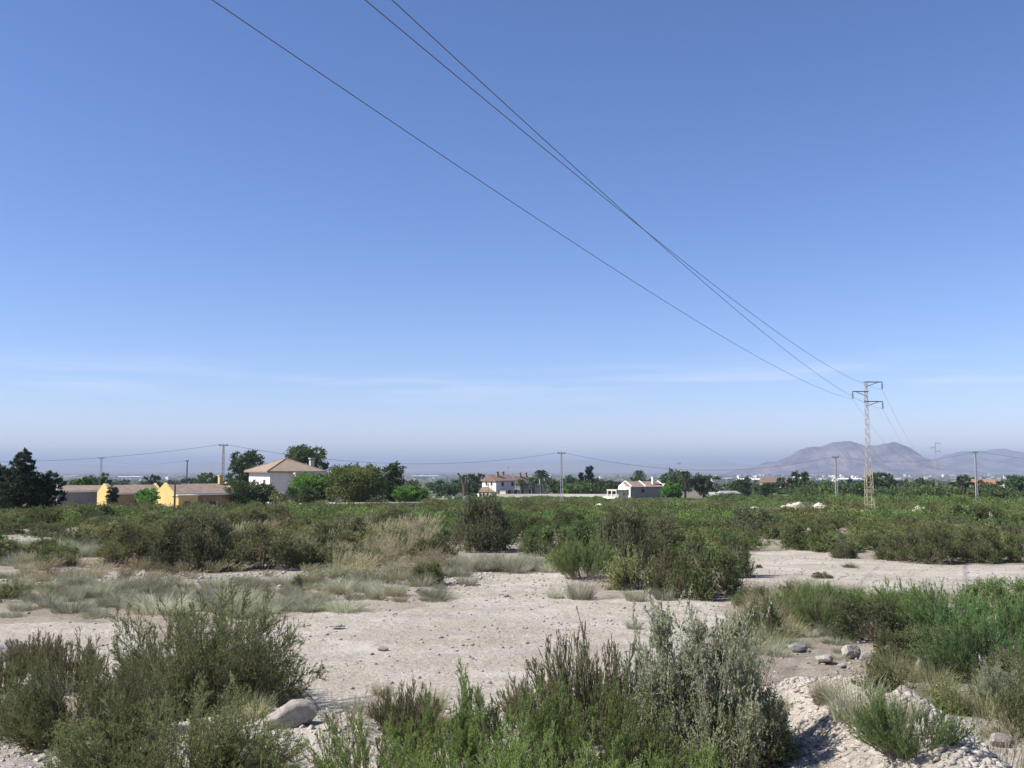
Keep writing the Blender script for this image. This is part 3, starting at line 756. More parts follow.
# --- cream house with columns
t, b = corner_thing('cream_house', 'cream bungalow with a columned porch and white roof verges', 630.5, 250, 22)
ez = at(631, 487.5, 250).z - b.z; rz = at(631, 482, 252).z - b.z
A_, B_ = 6.0, 9.6
MB().box(0, B_, 0, A_, -.6, ez).build('wall', M_STONESHADE, t)  # long wall coloured darker than the lit white gable to paint in its shade
MB().box(-.15, -.003, -.1, A_ + .1, -.6, ez + .1).build('gable_wall', M_WHITE, t)
m = MB(); gable_wall(m, -.25, -.153, 1.6, A_ + .1, ez - 1.5, ez, rz - ez - .1, 'x'); m.build('parapet', M_WHITE, t)
m = MB(); pitched(m, .0, B_, -.3, A_ + .3, ez + .003, rz - ez, 'x', .15); rf = m.build('roof', M_TILEB, t)
for x in (.0, B_ * .42, B_ - .25):
    ym = A_ / 2
    for y0, y1 in ((-.35, ym), (A_ + .35, ym)):
        m = MB(); m.loft([(x, y0, ez + .16), (x + .28, y0, ez + .16), (x + .28, y0, ez + .34), (x, y0, ez + .34)], [(x, y1, rz + .17), (x + .28, y1, rz + .17), (x + .28, y1, rz + .34), (x, y1, rz + .34)]); m.build('verge', M_WHITE, rf)
m = MB().box(B_ * .72, B_ * .72 + .7, 1.0, 1.7, ez + .5, rz + 1.1).box(B_ * .72 - .1, B_ * .72 + .8, .9, 1.8, rz + 1.1, rz + 1.25); m.build('chimney', M_WHITE, rf)
for u in (1.0, 3.2): window(t, (lambda u_, v_, z: (-.15 - v_, u_, z), u), .8, 1.5, .9)
window(t, (rwall(0), 3.4), .9, .9, 1.6, frame=M_STONESHADE)
MB().box(-3.3, -.253, 1.4, 6.6, ez - .9, ez - .55).build('porch_roof', M_CREAM, t)
for y in (1.5, 3.9, 6.2):
    for x in ((-3.2,) if y != 1.5 else (-3.2, -1.7)): MB().tube([(x, y, -.5), (x, y, ez - .905)], .17, 8).build('column', M_WHITE, t)
MB().box(-4.0, -3.4, .6, 7.0, -.5, .55).build('low_wall', M_WHITE, t)
MB().box(B_ + .1, B_ + .4, -.2, 2.2, -.5, ez + .9).build('side_pillar', M_WHITE, t)

# --- small grey shed, hut, orange house and the rest
t, b = corner_thing('grey_shed', 'plain grey shed with sloping sides, right of the bright green bush', 719, 240, 4, 'shed')
sz = at(719, 491, 240).z - b.z
m = MB(); m.loft([(0, 0, -.5), (5.3, 0, -.5), (5.3, 3.6, -.5), (0, 3.6, -.5)], [(.1, .1, sz * .7), (5.1, .1, sz * .7), (5.1, 3.5, sz * .7), (.1, 3.5, sz * .7)]); m.build('wall', M_GREYW, t)
m = MB(); m.loft([(-.1, -.1, sz * .7 + .003), (5.4, -.1, sz * .7 + .003), (5.4, 3.8, sz * .7 + .003), (-.1, 3.8, sz * .7 + .003)], [(.7, 1.5, sz), (4.6, 1.5, sz), (4.6, 2.2, sz), (.7, 2.2, sz)]); m.build('roof', M_GREYW, t)
MB().box(3.6, 4.6, -.03, .03, -.3, sz * .62).build('door', M_DARKM, t)
t, b = corner_thing('white_hut', 'small flat white hut beyond the tan field, left of the white mounds', 778, 260, 10, 'hut')
MB().box(0, 3.2, 0, 2.5, -.4, 1.0).build('wall', M_WHITE, t); MB().box(-.1, 3.3, -.1, 2.6, 1.003, 1.12).build('roof', M_CREAM, t)
MB().box(-.9, -.1, .3, 1.1, -.4, 1.5).build('pillar', M_WHITE, t); MB().box(1, 1.7, -.03, -.003, -.2, .8).build('door', M_DARKM, t)
def mini_house(label, px, Y, L_, W_, h_, rise, wallm, roofm, th=15, cat='house', name='house'):
    t, b = corner_thing(name, label, px, Y, th, cat)
    m = MB(); gable_wall(m, 0, L_, 0, W_, -1.0, h_, rise - .2, 'x'); m.build('wall', wallm, t)
    m = MB(); pitched(m, -.3, L_ + .3, -.3, W_ + .3, h_ + .01, rise, 'x', .2); m.build('roof', roofm, t)
    for u in np.arange(1.8, L_ - 1, 3.2): window(t, (rwall(0), u), 1.1, 1.2, h_ - 2)
    return t
M_ORANGE = surf('orange_roof', (.40, .22, .15), (.32, .18, .12), 1.5, .9)
mini_house('low house with a bright orange roof at the far right beside a slim pole', 975, 330, 8, 6, 3.8, 1.8, M_CREAM, M_ORANGE, 8)
mini_house('low house with a dull red roof behind the round green trees', 764, 420, 9.5, 6, 4.4, 2.0, M_CREAM, M_TILER, 5)
mini_house('small white house half hidden by scrub near the right edge', 1008, 420, 5, 4, 3.8, .8, M_WHITE, M_CREAM)
mini_house('small cream outbuilding in scrub right of the tall pylon', 915, 260, 2.2, 2.4, 2.2, .5, M_WHITE, M_CREAM, 20, 'outbuilding', 'outbuilding')
mini_house('long pale greenhouse shed left of the orange roofed house', 962, 340, 9, 5, 2.6, .5, M_WHITE, M_CREAM, 5, 'shed', 'shed')
mini_house('white flat shed behind the round trees, left of the pole by the pylon', 784, 380, 9, 5, 3.2, .5, M_WHITE, M_CREAM, 5, 'shed', 'shed')

# walls and fences
def wall_run(label, pts, hgt, th, mat, name='garden_wall', cap=None, posts=0, cat='wall'):
    P = [onground(px, Y) for px, Y in pts]; t = thing(name, label, cat, P[0])
    m = MB(); c_ = MB()
    for a, b in zip(P[:-1], P[1:]):
        a = a - P[0]; b = b - P[0]; d = (b - a); d.z = 0; d.normalize(); n2 = Vector((-d.y, d.x, 0)) * th / 2
        A = [a - n2 + Vector((0, 0, -.6)), a + n2 + Vector((0, 0, -.6)), a + n2 + Vector((0, 0, hgt)), a - n2 + Vector((0, 0, hgt))]
        B = [q + (b - a) for q in A]; m.loft(A, B)
        if cap:
            n3 = n2 * 1.6; A = [a - n3 + Vector((0, 0, hgt + .003)), a + n3 + Vector((0, 0, hgt + .003)), a + n3 + Vector((0, 0, hgt + .14)), a - n3 + Vector((0, 0, hgt + .14))]
            c_.loft(A, [q + (b - a) for q in A])
        for k in range(posts):
            q = a.lerp(b, (k + .5) / posts); MB().box(q.x - .2, q.x + .2, q.y - .22, q.y + .22, q.z - .5, q.z + hgt + .35).build('post', M_WHITE, t)
    m.build('wall_panel', mat, t)
    if cap: c_.build('coping', cap, t)
    return t
wall_run('long low pale boundary wall in front of villa and palms', [(497, 282), (560, 276), (610, 268), (646, 262)], 1.0, .25, M_CREAM)
wall_run('low dark wall with white coping in front of the leafy trees', [(312, 132), (360, 130), (405, 131), (441, 133)], .42, .3, M_STONESHADE, cap=M_WHITE)
wall_run('short grey boundary wall with white posts left of the bare trunk', [(429, 200), (448, 198), (470, 199)], .55, .2, M_GREYW, posts=2)
wall_run('pale retaining wall at the foot of the white house garden', [(288, 140), (312, 137)], .9, .3, M_CREAM)
# white van by the shed
def van():
    b = onground(712, 236); t = thing('parked_van', 'small white van parked beside the grey shed', 'van', b, math.radians(75))
    m = MB(); A = [(-1.5, .35), (1.6, .35), (1.65, .95), (1.1, 1.15), (.75, 1.75), (-1.5, 1.8)]
    m.loft([(x, -.75, z) for x, z in A], [(x, .75, z) for x, z in A]); m.build('body', M_WHITE, t)
    m = MB().loft([(.79, -.6, 1.68), (.79, .6, 1.68), (1.1, .62, 1.2), (1.1, -.62, 1.2)], [(.83, -.6, 1.7), (.83, .6, 1.7), (1.14, .62, 1.22), (1.14, -.62, 1.22)]); m.build('windscreen', M_GLASS, t)
    for x in (-1.0, 1.05):
        for y in (-.72, .56): 
            w_ = MB().tube([(x, y, .32), (x, y + .16, .32)], .31, 12).build('wheel', M_DARKM, t)
van()

# ------------------------------------------------------------------ TREES
def crown_mesh(name, seed, lobes, leaf, nleaf, mat, flat=1.0, droop=0.0):
    """lobes: (x,y,z,r). Leaf sprays fill shells of lumpy lobes."""
    rg = np.random.default_rng(seed); Ps, Ds, tn = [], [], []
    tot = sum(r ** 2 for *_, r in lobes)
    for (x, y, z, r) in lobes:
        k = int(nleaf * r * r / tot); nc = max(5, int(k / 26))
        dc = unit(rg.normal(size=(nc, 3))); rc = rg.uniform(.35, 1.0, nc) ** .6
        cc = dc * (r * rc)[:, None] * np.array([1, 1, flat])
        i = np.repeat(np.arange(nc), 26); n_ = len(i)
        P = cc[i] + rg.normal(0, .16 * r, (n_, 3)) * np.array([1, 1, .8 * flat]) + np.array([x, y, z])
        D = unit(dc[i] + rg.normal(0, .7, (n_, 3)) + np.array([0, 0, .25 - droop]))
        Ps.append(P); Ds.append(D); tn.append(np.clip(rg.random(nc)[i] * .55 + rg.random(n_) * .45, 0, 1))
    P = np.concatenate(Ps); D = np.concatenate(Ds); n_ = len(P)
    V, f = leaves(rg, P, D, leaf * rg.uniform(.6, 1.4, n_), leaf * .45 * rg.uniform(.7, 1.3, n_))
    return npmesh(name, V, [f], mat, rnd=np.concatenate(tn))
def tree(name, label, base, Hh, R, mat, seed, leaf=.3, nleaf=5000, lobes=9, lean=0, trunk_h=.3, crown_z=(.35, 1.0), flat=.8, droop=0, cat='tree', group=None, shape='round', tr=None, twin=False):
    rg = np.random.default_rng(seed); t = thing(name, label, cat, base, 0, group)
    lb = []
    for i in range(lobes):
        k = (i + .5) / lobes; z = Hh * (crown_z[0] + (crown_z[1] - crown_z[0]) * k)
        if shape == 'cone': rr = R * (1.05 - k) * .8; lr = R * (.55 - .35 * k)
        elif shape == 'column': rr = R * .25; lr = R * (.75 - .3 * abs(k - .4))
        else: rr = R * .62 * math.sqrt(max(0, 1 - (2 * k - .9) ** 2 * .8)); lr = R * rg.uniform(.32, .5)
        a = i * 2.4 + rg.uniform(-.5, .5); z = min(z, Hh - lr * flat * .9)
        lb.append((rr * math.cos(a), rr * math.sin(a), z, lr))
    link('crown', crown_mesh('crown', seed, lb, leaf, nleaf, mat, flat, droop), t)
    m = MB(); tr = tr or Hh * .028
    m.tube([(0, 0, -.3), (lean * .3, 0, Hh * trunk_h * .5), (lean * .5, .05, Hh * trunk_h), (lean * .5, 0, Hh * (crown_z[0] + .3))], [tr * 1.35, tr, tr * .85, tr * .3], 8)
    for (x, y, z, r) in lb:
        zs = min(Hh * trunk_h * rg.uniform(.7, 1.1), z * .8)
        m.tube([(lean * .4, 0, zs), (x * .45, y * .45, zs + (z - zs) * .6), (x, y, z)], [tr * .5, tr * .32, tr * .1], 5)
    m.build('trunk', M_BARK, t)
    return t
def palm(label, px, Y, py_top, R, seed, lean=0, group=None):
    base = onground(px, Y); Hh = at(px, py_top, Y).z - base.z; t = thing('palm_tree', label, 'palm', base, 0, group)
    rg = np.random.default_rng(seed); hh = Hh - R * .35
    m = MB(); m.tube([(lean * s * s, 0, hh * s - .3) for s in np.linspace(0, 1, 12)], [.26 - .06 * s + .03 * (i % 2) for i, s in enumerate(np.linspace(0, 1, 12))], 8); m.build('trunk', M_BARK, t)
    Ps, Ds = [], []
    for i in range(46):
        az = i * 2.39996; el = 1.35 - 2.0 * (i / 46)
        d = np.array([math.cos(az) * math.cos(el), math.sin(az) * math.cos(el), math.sin(el)])
        s = np.linspace(.08, 1, 26)[:, None]; P = np.array([lean, 0, hh]) + d * s * R + np.array([0, 0, -1]) * (s ** 2) * R * .55
        tg = unit(np.gradient(P, axis=0)); sd_ = unit(np.cross(tg, np.array([0, 0, 1.])))
        for sg in (-1, 1):
            Ps.append(P); Ds.append(unit(tg * .8 + sd_ * sg * .8 + np.array([0, 0, -.25])))
    P = np.concatenate(Ps); D = np.concatenate(Ds)
    V, f = leaves(rg, P, D, R * .26 * rg.uniform(.7, 1.1, len(P)), np.full(len(P), R * .035))
    link('crown', npmesh('crown', V, [f], M_PALM, rnd=rg.random(len(f))), t)
    return t
def tpx(name, label, px, Y, py_top, wpx, mat, seed, **kw):
    b = onground(px, Y); Hh = at(px, py_top, Y).z - b.z; R = wpx * Y / F / 2
    return tree(name, label, b, Hh, R, mat, seed, **kw)
tpx('pine_tree', 'large dark pine at the left edge', 22, 88, 450, 46, M_PINE, 1, leaf=.22, nleaf=15000, lobes=22, shape='cone', trunk_h=.4, crown_z=(.12, 1.0), flat=.7)
tpx('pine_tree', 'dark pine cut by the left edge, behind the large one', -12, 93, 466, 56, M_PINE, 2, leaf=.24, nleaf=9000, lobes=14, crown_z=(.15, 1.0))
tpx('pine_tree', 'low dark pine bough mass on the right flank of the large pine', 48, 90, 473, 36, M_PINE, 3, leaf=.22, nleaf=6000, lobes=12, crown_z=(.15, 1.0))
tpx('pine_tree', 'dark pine left of the white house roof', 246, 166, 452, 36, M_TREE, 4, leaf=.4, nleaf=7000, lobes=11, crown_z=(.25, 1.0))
tpx('pine_tree', 'broad dark pine crown showing above the white house roof', 304, 178, 447, 46, M_TREE, 5, leaf=.42, nleaf=9000, lobes=11, crown_z=(.5, 1.0), flat=.6)
tpx('leafy_tree', 'rounded dark leafy tree in front of the white house left wall', 248, 136, 483, 62, M_TREE, 6, leaf=.32, nleaf=11000, lobes=12, crown_z=(.25, 1.0), flat=.75)
tpx('flowering_bush', 'small bush flecked with orange at the right foot of the leafy tree', 283, 134, 492, 24, M_OLIVE, 7, leaf=.22, nleaf=2500, lobes=6, crown_z=(.2, 1.0), cat='bush')
tpx('fig_tree', 'bright green spreading fig tree right of the white house porch', 314, 139, 475, 48, M_BRIGHT, 8, leaf=.36, nleaf=9000, lobes=11, crown_z=(.25, 1.0))
tpx('fig_tree', 'low darker green tree below the bright fig tree', 304, 133, 488, 40, M_TREE, 9, leaf=.3, nleaf=4500, lobes=8, crown_z=(.25, 1.0))
tpx('pepper_tree', 'broad olive green weeping tree in the middle of the garden trees', 357, 136, 466, 66, M_PEPPER, 10, leaf=.34, nleaf=17000, lobes=15, crown_z=(.28, 1.0), droop=.7, flat=.85, trunk_h=.3)
tpx('slender_tree', 'dark upright tree rising behind the weeping tree', 394, 142, 464, 25, M_TREE, 12, leaf=.32, nleaf=5500, lobes=10, shape='column', crown_z=(.15, 1.0))
tpx('orange_tree', 'round bright green tree at the right end of the white coped wall', 411, 134, 486, 34, M_BRIGHT, 13, leaf=.28, nleaf=5500, lobes=8, crown_z=(.2, 1.0))
tpx('cypress_bush', 'dark rounded cypress bush before the left yellow gable', 113, 126, 487, 13, M_PINE, 14, leaf=.2, nleaf=3200, lobes=7, shape='column', crown_z=(.1, 1.0), cat='bush')
tpx('small_tree', 'small dark tree rising behind the left yellow gable', 105, 150, 474, 10, M_TREE, 15, leaf=.3, nleaf=1500, lobes=6, shape='column', crown_z=(.4, 1.0))
tpx('leafy_tree', 'bright yellow green tree top over the grey shed roof', 84, 165, 478, 20, M_BRIGHT, 16, leaf=.4, nleaf=2500, lobes=6, crown_z=(.4, 1.0))
tpx('leafy_tree', 'bright leafy bush between the two yellow gables', 148, 124, 489, 26, M_BRIGHT, 17, leaf=.26, nleaf=3500, lobes=7, crown_z=(.1, 1.0), cat='tree')
tpx('leafy_tree', 'distant tree behind the brown roof left of the ladder like pole', 207, 230, 474, 26, M_TREE, 18, leaf=.5, nleaf=2500, lobes=7, crown_z=(.3, 1.0))
tpx('dark_tree', 'dark olive tree right of the orange roof at the far right edge', 1016, 240, 477, 34, M_TREE, 19, leaf=.5, nleaf=5000, lobes=9)
# bare cut tree
b = onground(462, 235); t = thing('dead_tree', 'bare lopped dark trunk forking upward, left of the villa', 'tree', b)
Hh = at(462, 473, 235).z - b.z
MB().tube([(0.6, 0, -.3), (.5, 0, Hh * .5), (-.2, 0, Hh * .8), (-1.0, 0, Hh)], [.38, .34, .26, .22], 7).build('trunk', M_BARK, t)
MB().tube([(.5, 0, Hh * .5), (.9, 0, Hh * .66), (.95, 0, Hh * .84)], [.3, .26, .2], 7).build('limb', M_BARK, t)
# palms
for k, (px, Y, py, R, lab) in enumerate([
    (541, 290, 471, 2.9, 'dark shaggy palm right of the villa, nearest the long pale wall'),
    (532, 300, 478, 2.2, 'shorter palm between the villa and the shaggy palm'),
    (521, 292, 480, 2.0, 'dark palm against the villa lower storey'),
    (639, 300, 471, 2.3, 'lone palm crown above the cream bungalow roof'),
    (644, 330, 480, 1.7, 'low palm crown just above the cream bungalow roof ridge'),
    (685, 235, 472, 2.1, 'tall palm with a pale trunk right of the cream bungalow')]):
    palm(lab, px, Y, py, R, 40 + k)
# cypress and trees round the villas
for k, (nm, lab, px, Y, top, wd, mat, kw) in enumerate([
    ('cypress_tree', 'tallest dark cypress between the villa and the cream bungalow', 589, 300, 466, 9, M_PINE, dict(shape='column', crown_z=(.1, 1.0))),
    ('cypress_tree', 'thin cypress just left of the tallest one', 581, 310, 472, 4, M_PINE, dict(shape='column', crown_z=(.1, 1.0))),
    ('round_tree', 'pale green rounded tree below the cypresses', 583, 285, 482, 34, M_TREE, {}),
    ('round_tree', 'light green tree against the left of the cypress group', 570, 288, 486, 18, M_BRIGHT, {}),
    ('round_tree', 'dark tree behind the mid field pole', 572, 330, 478, 14, M_TREE, {}),
    ('round_tree', 'grey green tree left of the columned porch', 607, 290, 481, 26, M_TREE, {}),
    ('round_tree', 'dark leafy tree right behind the shaggy palm', 553, 310, 480, 20, M_TREE, {}),
    ('round_tree', 'grey green tree at the right foot of the mid field pole', 564, 296, 484, 16, M_TREE, {}),
    ('round_tree', 'dark tree filling the gap right of the tallest cypress', 598, 312, 480, 18, M_TREE, {}),
    ('round_tree', 'low leafy tree directly behind the columned porch', 617, 300, 482, 16, M_TREE, {}),
    ('round_tree', 'low dark tree between the bare trunk and the villa', 470, 300, 484, 18, M_TREE, {}),
    ('round_tree', 'low dark tree left of the bare lopped trunk', 448, 305, 485, 24, M_TREE, {}),
    ('round_tree', 'broad dark round tree behind the mast right of the bungalow', 674, 262, 471, 34, M_TREE, dict(crown_z=(.4, 1.0))),
    ('round_tree', 'bright green bush against the bungalow right pillar', 672, 236, 484, 22, M_BRIGHT, {}),
    ('round_tree', 'leafy tree right of the tall pale trunked palm', 703, 262, 475, 30, M_TREE, {}),
    ('round_tree', 'small round tree behind the grey shed', 741, 290, 480, 20, M_TREE, {}),
    ('round_tree', 'wide green tree in front of the dull red roof', 768, 300, 484, 28, M_TREE, {}),
    ('round_tree', 'large round tree left of the pole by the pylon', 803, 270, 482, 30, M_TREE, {}),
    ('round_tree', 'round olive tree just right of the pole by the pylon', 826, 262, 483, 22, M_TREE, {}),
    ('round_tree', 'dark tree behind the foot of the tall pylon', 872, 290, 478, 22, M_TREE, {}),
    ('round_tree', 'small dark round tree right of the tall pylon foot', 890, 330, 477, 11, M_TREE, {}),
    ('round_tree', 'dark tree under the hazy far pylon', 921, 330, 479, 13, M_TREE, {}),
    ('round_tree', 'dark tree left of the orange roofed house', 967, 340, 476, 18, M_TREE, {}),
]):
    tpx(nm, lab, px, Y, top, wd, mat, 60 + k, leaf=.6, nleaf=2600, lobes=8, **{**dict(crown_z=(.2, 1.0)), **kw})

# belts of trees farther out on the plain, each its own tree (few shared crowns)
FARP = []
for s in range(5):
    t = tree('plain_tree', 'dark round tree in the belt of trees across the plain', (0, 0, 0), 6.5, 3.4, M_FAR, 100 + s, leaf=1.0, nleaf=700, lobes=7, crown_z=(.2, 1.0), group='trees of the belt across the plain')
    FARP.append(t)
rg = np.random.default_rng(77); nb = 0
for k in range(235):
    Y = float(np.exp(rg.uniform(math.log(300), math.log(1150)))); px = rg.uniform(-60, 1090)
    if 480 < px < 512 and Y < 330: continue
    b = onground(px, Y); s = rg.uniform(.55, 1.15)
    if k < 5: t = FARP[k]; t.location = b; t.scale = (s, s, s)
    else: clone(FARP[k % 5], b, rg.uniform(0, 6), s, 'dark round tree in the belt of trees across the plain', 'tree', 'trees of the belt across the plain')
# the far woodland/orchards that read as one mass
def blobs(n, r0, r1, size, leaf, seed, per):
    rg = np.random.default_rng(seed); Y = np.exp(rg.uniform(math.log(r0), math.log(r1), n)); X = Y * rg.uniform(-.62, .62, n)
    Z = H(X, Y); s = size * rg.uniform(.5, 1.3, n) * (Y / r0) ** .35
    i = np.repeat(np.arange(n), per); d = unit(rg.normal(size=(len(i), 3)))
    P = np.stack([X[i], Y[i], Z[i] + s[i] * .5], 1) + d * s[i][:, None] * np.array([.9, .9, .5]) * rg.uniform(.4, 1, (len(i), 1))
    D = unit(d + rg.normal(0, .6, (len(i), 3))); V, f = leaves(rg, P, D, leaf * s[i] * rg.uniform(.6, 1.3, len(i)), leaf * s[i] * .6)
    return V, f, np.clip(rg.random(n)[i] * .6 + rg.random(len(i)) * .4, 0, 1)
V, f, tn = blobs(2600, 1000, 6500, 4.5, .5, 5, 26)
tag(link('far_woodland', npmesh('far_woodland', V, [f], M_FAR, rnd=tn)), 'hazy dark orchards and trees filling the far plain', 'woodland', kind='stuff')

# ------------------------------------------------------------------ FAR TOWN
TOWN = []
rg = np.random.default_rng(8)
for s in range(6):
    m = MB(); Lx, Ly, hh = [(26, 16, 9), (44, 24, 7), (16, 14, 18), (70, 34, 8), (18, 12, 6), (30, 14, 14)][s]
    m.box(0, Lx, 0, Ly, -3, hh); 
    if s in (1, 3): pitched(m, -.4, Lx + .4, -.4, Ly + .4, hh + .05, 3, 'y', .3)
    else: m.box(Lx * .3, Lx * .45, Ly * .3, Ly * .6, hh + .01, hh + 2.4)
    for fl in range(int(hh // 3.2)):
        for u in np.arange(2, Lx - 2, 5): m.box(u, u + 1.6, -.08, -.002, fl * 3.2 + 1, fl * 3.2 + 2.4)
    o = m.build('town_building', [M_CREAM, M_GREYW, M_WHITE, M_CREAM, M_CREAM, M_STONESHADE][s])
    TOWN.append(o)
k = 0
while k < 240:
    if rg.random() < .6: px = rg.normal(840, 90)
    else: px = rg.uniform(-20, 1040)
    Y = float(np.exp(rg.uniform(math.log(2000), math.log(6500))))
    if px < 640 and Y < 3000: continue
    b = onground(px, Y)
    if k < 6: o = TOWN[k]
    else: o = TOWN[k % 6].copy(); COL.objects.link(o)
    o.location = b; q = rg.uniform(.5, .95); o.rotation_euler = (0, 0, rg.uniform(-.6, .6)); o.scale = (q, q, q * .8)
    tag(o, 'pale building of the hazy town spread across the far plain', 'building', 'pale buildings of the far town'); k += 1
# larger nearer warehouses
def warehouse(label, px, Y, L_, W_, h_):
    t, b = corner_thing('warehouse', label, px, Y, 4, 'warehouse')
    m = MB().box(0, L_, 0, W_, -2, h_); m.build('wall', M_WHITE, t)
    m = MB(); pitched(m, -.5, L_ + .5, -.5, W_ + .5, h_ + .02, 1.8, 'x', .3); m.build('roof', M_WHITE, t)
    for u in np.arange(6, L_ - 6, 14): MB().box(u, u + 5, -.1, -.003, -1, h_ * .7).build('door', M_GREYW, t)
warehouse('long white warehouse roof on the plain below the mountain foot, left of the pylon', 742, 1500, 70, 30, 7)
warehouse('second white warehouse just right of the long one', 838, 1650, 42, 28, 8)
warehouse('white warehouse on the plain below the left distant hills', 118, 3600, 80, 40, 8)
warehouse('pale warehouse on the plain right of the upright dark tree', 412, 4200, 110, 40, 7)

# ------------------------------------------------------------------ ROCKS
def rock_mesh(name, seed, mat, sub=3, flat=.65, lo=.55, smooth=False):
    import bmesh
    bm = bmesh.new(); bmesh.ops.create_icosphere(bm, subdivisions=sub, radius=1)
    rg = np.random.default_rng(seed); co = np.array([v.co[:] for v in bm.verts])
    pl = unit(rg.normal(size=(14, 3))); dd = rg.uniform(lo, .95, 14)
    r = np.ones(len(co))
    for p, d in zip(pl, dd):
        c = co @ p; r = np.where(c > 1e-3, np.minimum(r, d / np.maximum(c, 1e-3)), r)
    co = co * r[:, None]
    co += co * (fbm(co[:, 0] * 4 + seed, co[:, 1] * 4 + co[:, 2] * 3, seed)[:, None]) * .22
    co *= np.array([1, .8, flat])
    for v, c in zip(bm.verts, co): v.co = c
    me = bpy.data.meshes.new(name); bm.to_mesh(me); bm.free(); me.materials.append(mat)
    if smooth: me.polygons.foreach_set('use_smooth', np.ones(len(me.polygons), bool))
    return me
ROCK = [rock_mesh('rock', s, M_ROCK, 3) for s in range(4)] + [rock_mesh('rock', 9, M_ROCKG, 3), rock_mesh('rock', 21, M_ROCK, 4, .6, .68, True)]
def rock(label, px, py, size, v=0, rz=0, sc=(1, 1, 1), sink=.3, tilt=0):
    p = ground(px, py); s = size * p.y / F / 2
    o = link('rock', ROCK[v]); o.location = (p.x, p.y, p.z + s * .6 * (1 - sink)); o.rotation_euler = (0, tilt, rz); o.scale = (s * sc[0], s * sc[1], s * sc[2])
    tag(o, label, 'rock')
rock('large smooth pale boulder with a rounded top at the lower left centre', 292, 726, 56, 5, .2, (1, .75, .85), .4, -.25)
rock('upright white stone among the lower centre green shoots', 418, 722, 15, 1, 1, (.7, .7, 1.7), .2)
rock('bluish grey stone at the left end of the rubble by the silver bush', 797, 652, 20, 4, .4, (1, 1, .9))
rock('pale jagged block on the rubble right of the bluish grey stone', 850, 658, 27, 2, .8, (1, .9, 1.1), .3)
rock('squat pale stone leaning against the jagged block', 866, 661, 17, 1, .2, (1, .9, .9), .3)
rock('small pale stone in front of the jagged block', 842, 668, 11, 3, .9)
rock('pale flat stone between the bluish grey stone and the jagged block', 824, 664, 22, 3, .3, (1, 1, .8))
rock('white upright stone right of the reddish dry plant', 921, 672, 20, 1, .5, (.8, .8, 1.6), .2)
rock('dark capped white boulder at the left edge', 8, 660, 34, 4, .5, (1, 1, 1.2), .2)
rock('small pale stone with a dark side alone on the clearing', 383, 651, 11, 2, .2)
rock('flat white stone at the left of the clearing', 336, 629, 14, 3, 0, (1.2, 1, .4))
rock('lone brown stone in the middle of the clearing', 506, 597, 6, 4, 0)
rock('pale stone left of the centre bush on the far clearing rim', 403, 572, 9, 1, 0)
rock('pale stone at the foot of the pale sage tuft, right', 1000, 745, 26, 2, .4)
rock('squat pale stone half buried below the left bush', 78, 742, 22, 3, .4, (1, 1, .5))
rock('pale stone in the right hand scrub near the edge', 905, 694, 16, 0, .1)
# white spoil mounds in the middle distance
def mound(label, px, Y, wpx, hpx, seed):
    b = onground(px, Y); R = wpx * Y / F / 2; hh = hpx * Y / F
    n_ = 24; rg = np.random.default_rng(seed); V = []; f = []
    T, A = np.meshgrid(np.linspace(0, 1, 10), np.linspace(0, 6.2832, n_, endpoint=False))
    rr = R * T * (1 + .35 * fbm(np.cos(A) * 2 + seed, np.sin(A) * 2, seed)); X = rr * np.cos(A); Y2 = rr * .6 * np.sin(A)
    Z = hh * (1 - T ** 2) ** 1.3 * (.75 + 1.5 * fbm(X * 2.5 / R + 3, Y2 * 2.5 / R, seed + 1)) + hh * .35 * fbm(X * 3, Y2 * 3, seed + 3) * (1 - T) - .15
    V = np.stack([X, Y2, Z], -1).reshape(-1, 3); i = np.arange(n_ * 10).reshape(n_, 10); nx = np.roll(i, -1, 0)
    f = np.stack([i[:, :-1], i[:, 1:], nx[:, 1:], nx[:, :-1]], -1).reshape(-1, 4)
    o = link('spoil_mound', npmesh('spoil_mound', V, [f], M_MOUND, smooth=True)); o.location = b; tag(o, label, 'mound')
M_MOUND = surf('white_spoil', (.62, .57, .47), (.48, .42, .34), 1.2, .95, .08, 3)
for k, a_ in enumerate([('largest white spoil mound in the mid field scrub', 792, 118, 36, 9), ('white spoil mound just right of the largest one', 818, 122, 28, 6), ('low pale spoil bank left of the largest mound', 755, 122, 34, 5),
                        ('pale stony mound right of the tall pylon foot', 918, 108, 26, 9), ('small pale bank in the scrub near the right edge', 993, 88, 28, 6),
                        ('low white bank in the scrub left of the cream bungalow foreground', 598, 122, 22, 5)]):
    mound(*a_, 200 + k)
